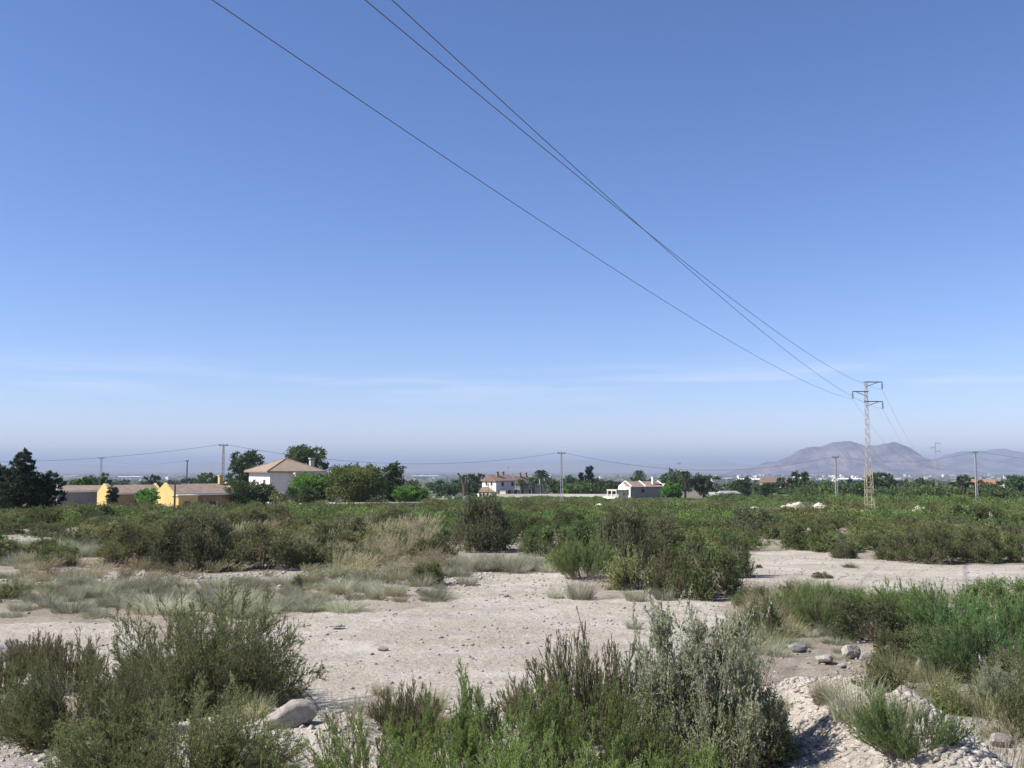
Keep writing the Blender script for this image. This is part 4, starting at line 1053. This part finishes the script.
# gravel on the clearing, rubble on the spoil ridge
def stones(name, label, P, S, seed, mat):
    rg = np.random.default_rng(seed); n_ = len(P)
    ico = np.array([[0, 0, 1], [.894, 0, .447], [.276, .851, .447], [-.724, .526, .447], [-.724, -.526, .447], [.276, -.851, .447], [.724, .526, -.447], [-.276, .851, -.447], [-.894, 0, -.447], [-.276, -.851, -.447], [.724, -.526, -.447], [0, 0, -1]])
    fc = np.array([[0, 1, 2], [0, 2, 3], [0, 3, 4], [0, 4, 5], [0, 5, 1], [1, 6, 2], [2, 7, 3], [3, 8, 4], [4, 9, 5], [5, 10, 1], [6, 7, 2], [7, 8, 3], [8, 9, 4], [9, 10, 5], [10, 6, 1], [11, 7, 6], [11, 8, 7], [11, 9, 8], [11, 10, 9], [11, 6, 10]])
    V = ico[None] * rg.uniform(.45, 1.4, (n_, 12, 1)) * S[:, None, None] * np.stack([rg.uniform(.7, 1.2, n_), rg.uniform(.7, 1.2, n_), rg.uniform(.35, .8, n_)], 1)[:, None]
    a = rg.uniform(0, 6.28, n_); c, s = np.cos(a)[:, None], np.sin(a)[:, None]
    x = V[..., 0] * c - V[..., 1] * s; y = V[..., 0] * s + V[..., 1] * c
    V = np.stack([x, y, V[..., 2]], -1) + P[:, None]
    f = (fc[None] + (np.arange(n_) * 12)[:, None, None]).reshape(-1, 3)
    o = link(name, npmesh(name, V.reshape(-1, 3), [f], mat)); tag(o, label, 'stones', kind='stuff')
rg = np.random.default_rng(3)
X = rg.uniform(-14, 14, 26000); Y = rg.uniform(9.5, 34, 26000); px, py = proj(X, Y, H(X, Y))
k = (px > -40) & (px < 1060) & (rg.random(len(X)) < (.25 + .75 * (vnoise(X * .5, Y * .5, 4) > .5)))
X, Y = X[k], Y[k]; S = .008 + .034 * rg.random(len(X)) ** 4
stones('gravel', 'small pale and grey pebbles strewn over the bare clearing', np.stack([X, Y, H(X, Y) + S * .2], 1), S, 4, M_ROCKG)
X = np.concatenate([rg.uniform(-5, 2.2, 16000), rg.normal(2.35, .42, 14000), rg.uniform(2.6, 6, 5000)]); Y = np.concatenate([rg.uniform(4.6, 10, 16000), rg.uniform(4.6, 9.3, 14000), rg.uniform(5, 13, 5000)])
S = .006 + .028 * rg.random(len(X)) ** 7
stones('rubble', 'pale broken stone covering the near bank and the right ridge', np.stack([X, Y, H(X, Y) + S * .15], 1), S, 6, M_ROCK)
# stony strip behind the sage tufts at left
X = rg.uniform(-13, -.5, 5000); Y = rg.normal(26.5, 1.4, 5000) + X * .1; S = .012 + .06 * rg.random(5000) ** 6
stones('rubble', 'broken stone along the pale strip at the back left of the clearing', np.stack([X, Y, H(X, Y) + S * .2], 1), S, 8, M_ROCK)

# ------------------------------------------------------------------ SCRUB OF THE MIDDLE DISTANCE
def mid(seed, R=1.0, Hh=1.0, n0=130, n1=11, per=11, leafL=.042, leafW=.018, **k):
    return plant(seed, R, Hh, n0, n1, 0, tilt=1.5, leafL=leafL, leafW=leafW, per=per, base=.4, ang=.95, up=.12, l1=.26, stemr=.005, lobes=8, leaf_ang=1.1, **k)
def billow(seed, nl=30, tw=56, per=9, leafL=.04, leafW=.016, lr0=.2, lr1=.36):
    rg = np.random.default_rng(seed); az = np.arange(nl) * 2.4 + rg.uniform(-.5, .5, nl); el = np.arcsin(rg.uniform(0, .98, nl)) * .95 * (rg.random(nl) > .22)
    lr = rg.uniform(lr0, lr1, nl); rad = (1 - lr) * rg.uniform(.62, 1.0, nl)
    C = np.stack([np.cos(az) * np.cos(el) * rad, np.sin(az) * np.cos(el) * rad, np.maximum(np.sin(el) * rad, lr * .38)], 1)
    i = np.repeat(np.arange(nl), tw); o_ = unit(C + np.array([0, 0, .25]))
    d = unit(rg.normal(size=(len(i), 3)) * .8 + o_[i] * .55 + np.array([0, 0, .25]))
    S = C[i] + d * (lr[i] * rg.uniform(.15, .7, len(i)))[:, None]; S[:, 2] = np.maximum(S[:, 2], .02)
    d2 = unit(d + rg.normal(0, .3, d.shape) + np.array([0, 0, .2])); G = lr[i] * rg.uniform(.3, .65, len(i))
    j = np.repeat(np.arange(len(i)), per); t = rg.uniform(.05, 1, len(j)); a = rg.uniform(.3, 1.5, len(j))
    P = S[j] + d2[j] * (G[j] * t)[:, None]; ld = unit(d2[j] * np.cos(a)[:, None] + perp(rg, d2[j]) * np.sin(a)[:, None])
    LV, LF = leaves(rg, P, ld, leafL * rg.uniform(.6, 1.3, len(j)), leafW * rg.uniform(.7, 1.3, len(j)))
    tone = np.clip(rg.random(nl)[i][j] * .35 + rg.random(len(i))[j] * .35 + rg.random(len(j)) * .2 + t * .12, 0, 1)
    tt = np.linspace(0, 1, 4); k = np.where(i % 1 == 0)[0]
    B = np.stack([np.cos(az) * .12, np.sin(az) * .12, np.zeros(nl)], 1)
    P0 = B[:, None] + (C - B)[:, None] * tt[None, :, None] + np.array([0, 0, .08]) * np.sin(tt * 3.14)[None, :, None]
    V1, F1 = tubes(P0, .014 * (1.2 - tt)[None] * np.ones((nl, 1)))
    P1 = np.stack([C[i] + (S - C[i]) * .3, S, S + d2 * G[:, None]], 1); V2, F2 = tubes(P1, np.array([[.0045, .0035, .0015]]) * np.ones((len(i), 1)))
    return LV, LF, tone, np.concatenate([V1, V2]), np.concatenate([F1, F2 + len(V1)])
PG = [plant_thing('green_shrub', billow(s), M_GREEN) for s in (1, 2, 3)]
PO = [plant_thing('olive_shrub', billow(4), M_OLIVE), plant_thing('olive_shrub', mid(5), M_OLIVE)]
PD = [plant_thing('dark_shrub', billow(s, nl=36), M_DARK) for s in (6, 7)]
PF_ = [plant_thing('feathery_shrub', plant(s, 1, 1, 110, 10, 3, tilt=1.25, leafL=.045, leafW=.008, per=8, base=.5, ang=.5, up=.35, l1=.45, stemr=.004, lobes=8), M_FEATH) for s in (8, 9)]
PS_ = {'g': PG, 'o': PO, 'd': PD, 'f': PF_}
NAMES = {'g': 'green_shrub', 'o': 'olive_shrub', 'd': 'dark_shrub', 'f': 'feathery_shrub'}
def shrub(label, kind, px, py, wpx, hpx, i=0, rz=None):
    p = ground(px, py); s = p.y / F
    pr = PS_[kind][i % len(PS_[kind])]
    put_plant(NAMES[kind], pr, (p.x, p.y, p.z - .03), rz if rz is not None else (px * 1.7) % 6.28, (wpx * s / 2, wpx * s / 2, hpx * s * 1.02), label, 'shrub')
for a_ in [
    ('tall dark bush standing alone at the back of the clearing', 'd', 482, 551, 76, 66, 0),
    ('large dark olive bush at the back left, darkest of that row', 'd', 196, 570, 96, 74, 1),
    ('olive bush right of the darkest left row bush', 'o', 262, 569, 96, 54, 0),
    ('grey olive bush at the right end of the back left row', 'o', 316, 566, 66, 38, 1),
    ('olive bush left of the darkest left row bush', 'o', 136, 567, 76, 54, 0),
    ('bright low green bush at far left behind the sage tufts', 'g', 58, 566, 56, 26, 1),
    ('green bush cut by the left edge beside the small bare patch', 'g', 2, 561, 44, 34, 2),
    ('round green bush at the left edge in front of the sage tufts', 'o', 8, 600, 50, 26, 1),
    ('small round green bush on the mound right of the sage tufts', 'g', 428, 584, 44, 30, 0),
    ('tiny upright green shrub in the dry grass left of the clearing', 'g', 297, 590, 14, 18, 1),
    ('green bush just right of the tall dark bush', 'g', 545, 556, 66, 40, 0),
    ('feathery green bush at the left end of the big right hand clump', 'f', 586, 580, 70, 52, 0),
    ('brown flecked dark bush crowning the right hand clump', 'd', 622, 568, 76, 74, 0),
    ('second brown flecked bush behind the right hand clump', 'd', 664, 564, 66, 62, 1),
    ('olive bush in the front of the right hand clump', 'o', 640, 590, 70, 52, 1),
    ('dense dark green bush at the right end of the clump beside the clearing', 'g', 706, 598, 92, 78, 2),
    ('grey olive bush in the middle of the right hand clump', 'o', 672, 594, 60, 54, 0),
    ('green bush at the back right corner of the clump', 'g', 734, 577, 46, 52, 1),
    ('small green shrub between the two clearings, beside the dry tufts', 'g', 752, 607, 52, 28, 0),
    ('small green shrub on the near rim of the right clearing', 'g', 796, 609, 54, 30, 1),
    ('small dark green shrub at the near rim, right of the other small ones', 'g', 836, 607, 44, 26, 2),
    ('lone dark shrub on the far rim of the right clearing', 'd', 843, 558, 32, 20, 1),
    ('tiny dark shrub lying on the bare right clearing', 'd', 759, 568, 9, 5, 0),
    ('small sparse shrub on the bare right clearing', 'o', 822, 578, 26, 8, 0),
    ('second sparse shrub on the bare right clearing', 'o', 850, 568, 20, 7, 1),
    ('large green bush on the right rim of the far clearing', 'g', 930, 563, 70, 46, 0),
    ('dark green bush left of the largest far rim bush', 'g', 896, 560, 48, 32, 2),
    ('dark green bush right of the largest far rim bush', 'g', 978, 562, 62, 42, 1),
    ('dark green bush at the right edge beyond the far clearing', 'g', 1022, 562, 50, 44, 2),
    # right foreground tamarisks
    ('tall feathery green bush at the right, nearest the clearing', 'f', 960, 640, 110, 68, 0),
    ('feathery green bush at the right edge, second row', 'f', 1020, 650, 90, 70, 1),
    ('dark centred feathery bush right of the rubble', 'f', 985, 682, 110, 74, 0),
    ('blue green feathery bush behind the jagged block', 'g', 868, 640, 96, 50, 1),
    ('green feathery bush between the clearing and the rubble stones', 'f', 822, 632, 70, 46, 0),
    ('small dark feathery tuft at the left of the right thicket', 'f', 788, 618, 44, 36, 1),
    ('green leafy shrub behind the silver bush', 'g', 762, 636, 54, 44, 1),
    ('olive shrub at the rubble left of the white upright stone', 'o', 892, 690, 70, 50, 1),
    ('dark green mounded bush behind the rubble ridge', 'f', 912, 752, 104, 72, 1),
    ('olive green shrub between right edge thicket and rubble', 'o', 945, 665, 64, 44, 0),
    ('feathery green bush at the back of the right thicket, behind the tallest', 'f', 915, 622, 100, 42, 1),
    ('low feathery green bush filling the left of the right thicket', 'f', 830, 612, 80, 34, 0),
    ('feathery bush at the back right corner of the thicket', 'g', 1000, 612, 100, 44, 0),
    ('green bush in the middle of the right thicket behind the dark centred one', 'g', 930, 668, 90, 54, 0),
    ('green feathery bush under the back rim of the right thicket', 'f', 872, 618, 70, 36, 0),
    ('green shrub low on the rubble behind the white upright stone', 'g', 900, 664, 70, 40, 1),
    ('olive shrub at the right edge behind the yellowish one', 'o', 1010, 700, 90, 56, 0),
    ('olive shrub on the rubble right of the dark green mound bush', 'o', 962, 712, 70, 44, 1),
    ('yellowish shrub cut by the right edge low down', 'o', 1022, 735, 70, 80, 1),
]: shrub(*a_)

# procedural fill: individuals first (nearest), then one mass
rg = np.random.default_rng(12)
def scatter(r0, r1, sp, seed):
    rg = np.random.default_rng(seed); pts = []; r = r0
    while r < r1:
        n_ = int(1.16 * r / sp(r)); xs = (np.arange(n_) + rg.uniform(-.45, .45, n_)) * sp(r) - .58 * r
        for x in xs: pts.append((x + 0, r + rg.uniform(-.45, .45) * sp(r)))
        r += sp(r) * .92
    return np.array(pts)
def fill_ok(X, Y):
    px, py = proj(X, Y, H(X, Y)); ok = ~bare(px, py)
    ok &= ~((py > 566 - 6 * (px > 700))) | ((px > 545) & (px < 560) & False)
    ok &= ~((px > 450) & (px < 560) & (py > 546)); ok &= ~((px > 560) & (px < 745) & (py > 574))
    ok &= ~((px > 740) & (py > 549 + (px - 740) * .05) & (py < 600))
    return ok, px, py
PT = scatter(30, 66, lambda r: 1.55 + r * .012, 5)
ok, px, py = fill_ok(PT[:, 0], PT[:, 1]); 
dens = vnoise(PT[:, 0] * .12, PT[:, 1] * .12, 50)
keep = ok & (rg.random(len(PT)) < np.where((px < 430) & (py > 535), .3, .8)) & (px > -70) & (px < 1090)
PT = PT[keep]; px = px[keep]; PT = PT[np.argsort(PT[:, 1])]
labs = {'g': ('green scrub shrub growing in the thicket beyond the clearings', 'green shrubs of the thicket'), 'o': ('olive grey scrub shrub growing in the thicket beyond the clearings', 'olive shrubs of the thicket'), 'd': ('dark brownish scrub shrub growing in the thicket beyond the clearings', 'dark shrubs of the thicket')}
cnt = 0; rest = []
SIM = {'g': [merged('green_shrub', billow(s, 24, 46, 8, .055, .024), M_GREEN) for s in (11, 12, 13)] + [merged('green_shrub', mid(17, n0=90, per=9, leafL=.06, leafW=.022), M_GREEN)], 'o': [merged('olive_shrub', billow(14, 22, 46, 8, .055, .022), M_OLIVE), merged('olive_shrub', mid(15, n0=90, per=9, leafL=.06, leafW=.022), M_OLIVE)], 'd': [merged('dark_shrub', billow(16, 22, 46, 8, .055, .022), M_DARK)]}
for (x, y) in PT:
    if cnt >= 262: rest.append((x, y)); continue
    v = vnoise(x * .09, y * .06, 60) + rg.normal(0, .14)
    leftish = x < -2
    kind = 'g' if v > (.42 if not leftish else .62) else ('o' if v > .22 else 'd')
    s = rg.uniform(.6, 1.3) * (1.0 if rg.random() < .85 else 1.4)
    me = SIM[kind][int(rg.integers(len(SIM[kind])))]
    o = link(NAMES[kind], me); o.location = (x, y, float(H(x, y)) - .04); o.rotation_euler = (0, 0, rg.uniform(0, 6.28)); o.scale = (s * 1.05, s * 1.05, s * rg.uniform(.75, 1.1))
    tag(o, labs[kind][0], 'shrub', labs[kind][1]); cnt += 1
def mass(name, label, pts, size, per, leaf, seed, mat, hh=.8):
    rg = np.random.default_rng(seed); pts = np.asarray(pts); n_ = len(pts)
    Z = H(pts[:, 0], pts[:, 1]); s = size * rg.uniform(.6, 1.4, n_); hs = s * hh * rg.uniform(.7, 1.3, n_)
    # each shrub is 9 sub-lobes
    nl = 9; i = np.repeat(np.arange(n_), nl); az = rg.uniform(0, 6.28, len(i)); el = rg.uniform(0, 1.45, len(i))
    C = np.stack([np.cos(az) * np.cos(el), np.sin(az) * np.cos(el), np.sin(el)], 1) * rg.uniform(.3, .75, (len(i), 1))
    j = np.repeat(np.arange(len(i)), per // nl); d = unit(rg.normal(size=(len(j), 3)) + np.array([0, 0, .35]))
    Q = (C[j] + d * .38 * rg.uniform(.4, 1, (len(j), 1))) ; ii = i[j]
    P = Q * np.stack([s[ii], s[ii], hs[ii]], 1) * np.array([1, 1, 1.]); P[:, 2] = np.maximum(P[:, 2], .02); P += np.stack([pts[ii, 0], pts[ii, 1], Z[ii]], 1)
    D = unit(d + rg.normal(0, .8, (len(j), 3)) + np.array([0, 0, .2]))
    L_ = leaf * (.5 + .5 * s[ii]) * rg.uniform(.6, 1.4, len(j))
    V, f = leaves(rg, P, D, L_, L_ * .55)
    tone = np.clip(rg.random(n_)[ii] * .4 + rg.random(len(i))[j] * .3 + rg.random(len(j)) * .3, 0, 1)
    tag(link(name, npmesh(name, V, [f], mat, rnd=tone)), label, 'scrub', kind='stuff')
PT = scatter(62, 235, lambda r: 1.8 + (r - 62) * .016, 6)
ok, px, py = fill_ok(PT[:, 0], PT[:, 1])
v = vnoise(PT[:, 0] * .05, PT[:, 1] * .03, 70)
clear = vnoise(PT[:, 0] * .035 + 7, PT[:, 1] * .05, 71)
farm = (PT[:, 1] > 120) & (((px > 440) & (px < 705)) | ((px < 820) & (PT[:, 1] < 210) & (clear > .35)))
gap = np.zeros(len(PT), bool)
for (gx, gY, gw) in ((792, 118, 30), (818, 122, 18), (757, 122, 26), (918, 108, 18), (993, 88, 16), (596, 122, 14), (868, 100, 9)):
    gap |= (np.abs(px - gx) < gw) & (PT[:, 1] > gY - 22) & (PT[:, 1] < gY + 6)
keep = ok & (rg.random(len(PT)) < .86) & ~farm & ~((PT[:, 1] > 112) & (px < 440)) & ~gap
PT, v = PT[keep], v[keep]
R_ = np.array(rest) if rest else np.zeros((0, 2))
g_ = v > .38
mass('scrub', 'dense green scrub covering the plain between thicket and houses', np.concatenate([PT[g_ & (PT[:, 1] < 122)], R_]), 1.2, 720, .10, 1, M_GREEN, .62)
fr = PT[:, 1] >= 122
P3 = scatter(200, 430, lambda r: 4.2 + (r - 200) * .012, 16); q3, _ = proj(P3[:, 0], P3[:, 1], H(P3[:, 0], P3[:, 1])); P3 = P3[(q3 > 800) | ((q3 > 725) & (P3[:, 1] > 300))]
mass('scrub', 'bushy low trees and scrub rising towards the far right skyline', P3, 2.6, 700, .24, 4, M_FARSC, .95)
mass('scrub', 'taller hazy green scrub of the plain right of the bungalow, behind the pylon', PT[fr], 1.6, 720, .14, 3, M_GREEN, .8)
mass('scrub', 'patches of olive and grey scrub between thicket and houses', PT[~g_ & ~fr], 1.2, 720, .10, 2, M_OLIVE, .62)
P4 = scatter(122, 290, lambda r: 2.0 + (r - 122) * .01, 26); q4, _ = proj(P4[:, 0], P4[:, 1], H(P4[:, 0], P4[:, 1])); cl4 = vnoise(P4[:, 0] * .06, P4[:, 1] * .08, 91)
P4 = P4[(q4 > 420) & (q4 < 800) & (cl4 > .3) & (P4[:, 1] < np.where(q4 < 600, 270, 225))]
mass('scrub', 'low weedy cover on the fields in front of the villa and the bungalow', P4, 1.3, 180, .15, 5, M_GREEN, .3)

# ------------------------------------------------------------------ GRASSES
GS = [npmesh('sage_tuft', *(lambda r: (r[0], [r[1]], M_SAGE))(grass(s, 520, .42, .55, .010, .8, .5)), rnd=grass(s, 520, .42, .55, .010, .8, .5)[2]) for s in (1, 2, 3)]
GD = []
for s in (4, 5, 6):
    V, f, tn = grass(s, 260, .30, 1.0, .008, .5, .35, plume=110, wind=(.28, .05, 0), plumeL=.2); GD.append(npmesh('dry_grass', V, [f], M_DRY, rnd=tn))
V, f, tn = grass(7, 420, .3, .35, .005, 1.1, .6); GSH = npmesh('short_dry_tuft', V, [f], M_DRY, rnd=tn)
def tuft(label, px, py, wpx, hpx, kind='s', i=0, group=None, fine=False):
    p = ground(px, py); s = p.y / F
    me, nm, cat, R0, H0 = {'s': (GS[i % 3], 'sage_tuft', 'grass tuft', .8, .5), 'd': (GD[i % 3], 'dry_grass_clump', 'grass clump', .6, .95), 'k': (GSH, 'dry_tuft', 'grass tuft', .5, .3)}[kind]
    o = link(nm, me); o.location = (p.x, p.y, p.z - .02); o.rotation_euler = (0, 0, (rg.uniform(0, 6.28) if kind != 'd' else rg.uniform(-.5, .5))); o.scale = (wpx * s / 2 / R0, wpx * s / 2 / R0, hpx * s / H0)
    tag(o, label, cat, group)
for k, a_ in enumerate([
    ('broad pale sage tuft behind the left bush', 230, 611, 78, 34), ('wide low sage tuft at left, palest of its row', 160, 612, 90, 28), ('sage tuft beside the left edge row of tufts', 70, 612, 60, 20),
    ('sage tuft just left of the clearing, lowest', 345, 611, 62, 20), ('rounded sage tuft below the small round bush', 383, 595, 44, 18), ('sage tuft right of the rounded one', 432, 596, 44, 16),
    ('pale bluish tuft left of the tall dark bush foot', 468, 570, 44, 22), ('pale bluish tuft under the tall dark bush', 500, 571, 50, 20), ('pale tuft at the back right of the clearing', 528, 571, 40, 20),
    ('pale tuft at the left foot of the right hand clump', 580, 599, 44, 26), ('small pale tuft left of the clump foot tuft', 556, 598, 26, 14), ('pale tuft at the middle foot of the right hand clump', 636, 601, 36, 18),
    ('pale tuft at the right foot of the right hand clump', 664, 600, 30, 18), ('lone small tuft on the right of the clearing', 634, 629, 24, 14), ('large pale blue green tuft behind the rubble ridge', 856, 718, 84, 56),
    ('faint pale tuft beside the large blue green one', 905, 722, 50, 44), ('sage tuft left of the wide low one', 118, 606, 60, 22), ('sage tuft in the back strip at left', 95, 594, 50, 16)]):
    tuft(*a_, 's', k)
for k in range(230):      # scattered low sage and dry tufts around the clearing edge
    z = k % 8
    if z in (0, 5, 6): px, py = rg.uniform(0, 320), rg.uniform(582, 618)
    elif z == 7: px, py = rg.uniform(0, 150), rg.uniform(548, 580)
    elif z == 1: px, py = rg.uniform(300, 470), rg.uniform(572, 606)
    elif z == 2: px, py = rg.uniform(740, 1020), rg.uniform(588, 606)
    elif z == 3: px, py = rg.uniform(740, 860), rg.uniform(610, 660)
    else: px, py = rg.uniform(440, 560), rg.uniform(562, 573)
    tuft('small pale tuft of grass scattered round the clearing rim', px, py, rg.uniform(22, 48), rg.uniform(9, 20), 's', k, 'small pale tufts round the clearing')
for k in range(200):
    z = k % 3
    if z == 0: px, py = rg.uniform(20, 430), rg.uniform(562, 584)
    elif z == 1: px, py = rg.uniform(330, 440), rg.uniform(535, 578)
    else: px, py = rg.uniform(230, 430), rg.uniform(528, 560)
    p = ground(px, py); h_ = rg.uniform(10, 22) if z else rg.uniform(8, 15)
    tuft('straw coloured grass clump with plumes leaning right, back left of the clearing', px, py, rg.uniform(12, 26), h_, 'd', k, 'straw coloured grasses back left')
for k in range(40):
    px, py = rg.uniform(0, 450), rg.uniform(572, 612); tuft('short straw coloured tuft among the pale tufts at the left of the clearing', px, py, rg.uniform(14, 40), rg.uniform(6, 16), 'k', k, 'short straw tufts left of the clearing')
for k in range(46):
    px, py = [(rg.uniform(250, 450), rg.uniform(690, 735)), (rg.uniform(760, 1010), rg.uniform(660, 750)), (rg.uniform(740, 830), rg.uniform(600, 650))][k % 3]
    tuft('thin straw coloured tuft on the near bank and by the rubble', px, py, rg.uniform(26, 60), rg.uniform(20, 44), 'k', k, 'thin straw tufts of the near bank')

# ------------------------------------------------------------------ NEAR PLANTS
def near_plant(label, name, pair, px, py, wpx, hpx, rz=0.0, cat='shrub'):
    p = ground(px, min(py, 766)) if py <= 766 else None
    if p is None:
        a, _ = ray(px, py); Y = 1.72 / (-ray(px, py)[1]); X = a * Y; p = Vector((X, Y, float(H(X, Y))))
    s = p.y / F
    put_plant(name, pair, (p.x, p.y, p.z - .02), rz, (wpx * s / 2, wpx * s / 2, hpx * s), label, cat)
M_SALT = foliage('saltwort_leaf', [(.11, .10, .045), (.085, .135, .035), (.13, .21, .055), (.21, .30, .10)], .45)
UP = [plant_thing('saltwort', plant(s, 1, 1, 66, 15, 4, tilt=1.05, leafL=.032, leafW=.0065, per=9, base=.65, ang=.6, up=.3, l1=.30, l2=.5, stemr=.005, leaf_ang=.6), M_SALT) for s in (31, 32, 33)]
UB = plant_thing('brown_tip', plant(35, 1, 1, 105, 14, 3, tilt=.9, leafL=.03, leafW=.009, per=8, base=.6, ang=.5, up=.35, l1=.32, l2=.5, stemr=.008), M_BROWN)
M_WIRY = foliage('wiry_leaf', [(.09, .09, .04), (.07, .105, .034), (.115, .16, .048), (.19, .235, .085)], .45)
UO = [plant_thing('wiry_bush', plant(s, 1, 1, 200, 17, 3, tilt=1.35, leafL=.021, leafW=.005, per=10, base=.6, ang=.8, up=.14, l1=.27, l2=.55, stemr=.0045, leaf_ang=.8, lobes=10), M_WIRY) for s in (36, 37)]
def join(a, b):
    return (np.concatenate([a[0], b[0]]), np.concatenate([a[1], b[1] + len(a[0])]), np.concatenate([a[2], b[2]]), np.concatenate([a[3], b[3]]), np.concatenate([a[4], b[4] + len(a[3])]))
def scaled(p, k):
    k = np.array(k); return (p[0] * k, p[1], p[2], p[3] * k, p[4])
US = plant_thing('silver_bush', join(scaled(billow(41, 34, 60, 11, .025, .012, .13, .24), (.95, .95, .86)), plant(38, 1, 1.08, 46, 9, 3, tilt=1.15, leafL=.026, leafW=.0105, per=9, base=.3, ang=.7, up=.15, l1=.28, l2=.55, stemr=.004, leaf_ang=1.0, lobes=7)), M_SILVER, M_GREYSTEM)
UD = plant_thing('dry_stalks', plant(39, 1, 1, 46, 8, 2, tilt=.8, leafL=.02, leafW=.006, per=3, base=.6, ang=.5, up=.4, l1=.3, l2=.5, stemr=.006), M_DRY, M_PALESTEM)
for a_ in [
    ('largest wiry olive bush at lower left, its dense crown reaching over the sage tufts', 'wiry_bush', UO[0], 190, 718, 200, 158, .3),
    ('wiry bush in front and left of the largest lower left bush', 'wiry_bush', UO[1], 92, 740, 150, 112, 1.2),
    ('wiry bush at the lower left edge', 'wiry_bush', UO[0], 2, 735, 90, 76, 2.2),
    ('yellowish wiry bush rising from the bottom edge below the largest left bush', 'wiry_bush', UO[1], 178, 785, 200, 128, 3.1),
    ('low wiry bush cut by the bottom edge left of centre', 'wiry_bush', UO[0], 110, 800, 120, 90, 4.0),
    ('brown twiggy plant sticking out right of the largest left bush', 'brown_twig_plant', UB, 240, 700, 90, 70, .5),
    ('brown tipped plant at the top centre of the green foreground shoots', 'brown_twig_plant', UB, 596, 742, 120, 126, 2.0),
    ('reddish brown plant left of the centre foreground shoots', 'brown_twig_plant', UB, 408, 738, 70, 62, 1.0),
    ('brown twigs just behind the centre foreground shoots', 'brown_twig_plant', UB, 540, 728, 80, 62, 3.0),
    ('reddish brown plant cut by the left edge above the wiry bushes', 'brown_twig_plant', UB, 2, 690, 60, 56, 3.3),
    ('silvery leaved saltbush standing tallest right of centre', 'silver_saltbush', US, 708, 764, 196, 222, .7),
    ('dark green leafy shrub tangled into the foot of the silvery saltbush', 'green_shrub', PG[1], 735, 766, 150, 92, .7),
    ('lower arm of silvery saltbush spreading over the rubble ridge', 'silver_saltbush', US, 764, 758, 96, 72, 2.7),
    ('small silvery saltbush beside the yellowish shrub at the right edge', 'silver_saltbush', US, 1004, 712, 60, 66, 1.7),
    ('green shoots at the left of the centre foreground, standing apart', 'green_saltwort', UP[0], 372, 800, 130, 100, 0),
    ('green shoots rising near the upright white stone', 'green_saltwort', UP[1], 440, 776, 110, 100, 1),
    ('densest green shoots in the centre of the foreground', 'green_saltwort', UP[2], 512, 770, 140, 112, 2),
    ('green shoots under the brown tipped plant', 'green_saltwort', UP[0], 590, 772, 140, 112, 3),
    ('bright green shoots left of the silvery saltbush foot', 'green_saltwort', UP[1], 650, 790, 120, 92, 4),
    ('green shoots cut by the bottom edge below the upright stone', 'green_saltwort', UP[2], 470, 830, 150, 110, 5),
    ('green shoots cut by the bottom edge at centre', 'green_saltwort', UP[0], 560, 840, 170, 120, 6),
    ('bright green shoots cut by the bottom edge below the saltbush', 'green_saltwort', UP[1], 675, 835, 140, 96, 7),
    ('sparse green shoots at the bottom edge below the boulder', 'green_saltwort', UP[2], 300, 835, 120, 84, 8),
    ('brown twiggy plant rising from the pale ground left of the largest bush', 'brown_twig_plant', UB, 66, 690, 70, 60, 4.3),
    ('low brown twigs beside the dark capped boulder', 'brown_twig_plant', UB, 34, 668, 60, 40, 5.3),
    ('thin dry stalks right of the smooth boulder', 'dry_stalk_plant', UD, 350, 728, 80, 44, 0),
    ('dry grey twigs at the lower right corner', 'dry_stalk_plant', UD, 995, 770, 110, 60, 2),
    ('dry stalks leaning out of the dark mounded bush behind the ridge', 'dry_stalk_plant', UD, 895, 742, 60, 70, 3),
    ('pale dry stalks behind the silvery saltbush top', 'dry_stalk_plant', UD, 738, 690, 90, 80, 4),
]:
    near_plant(*a_)
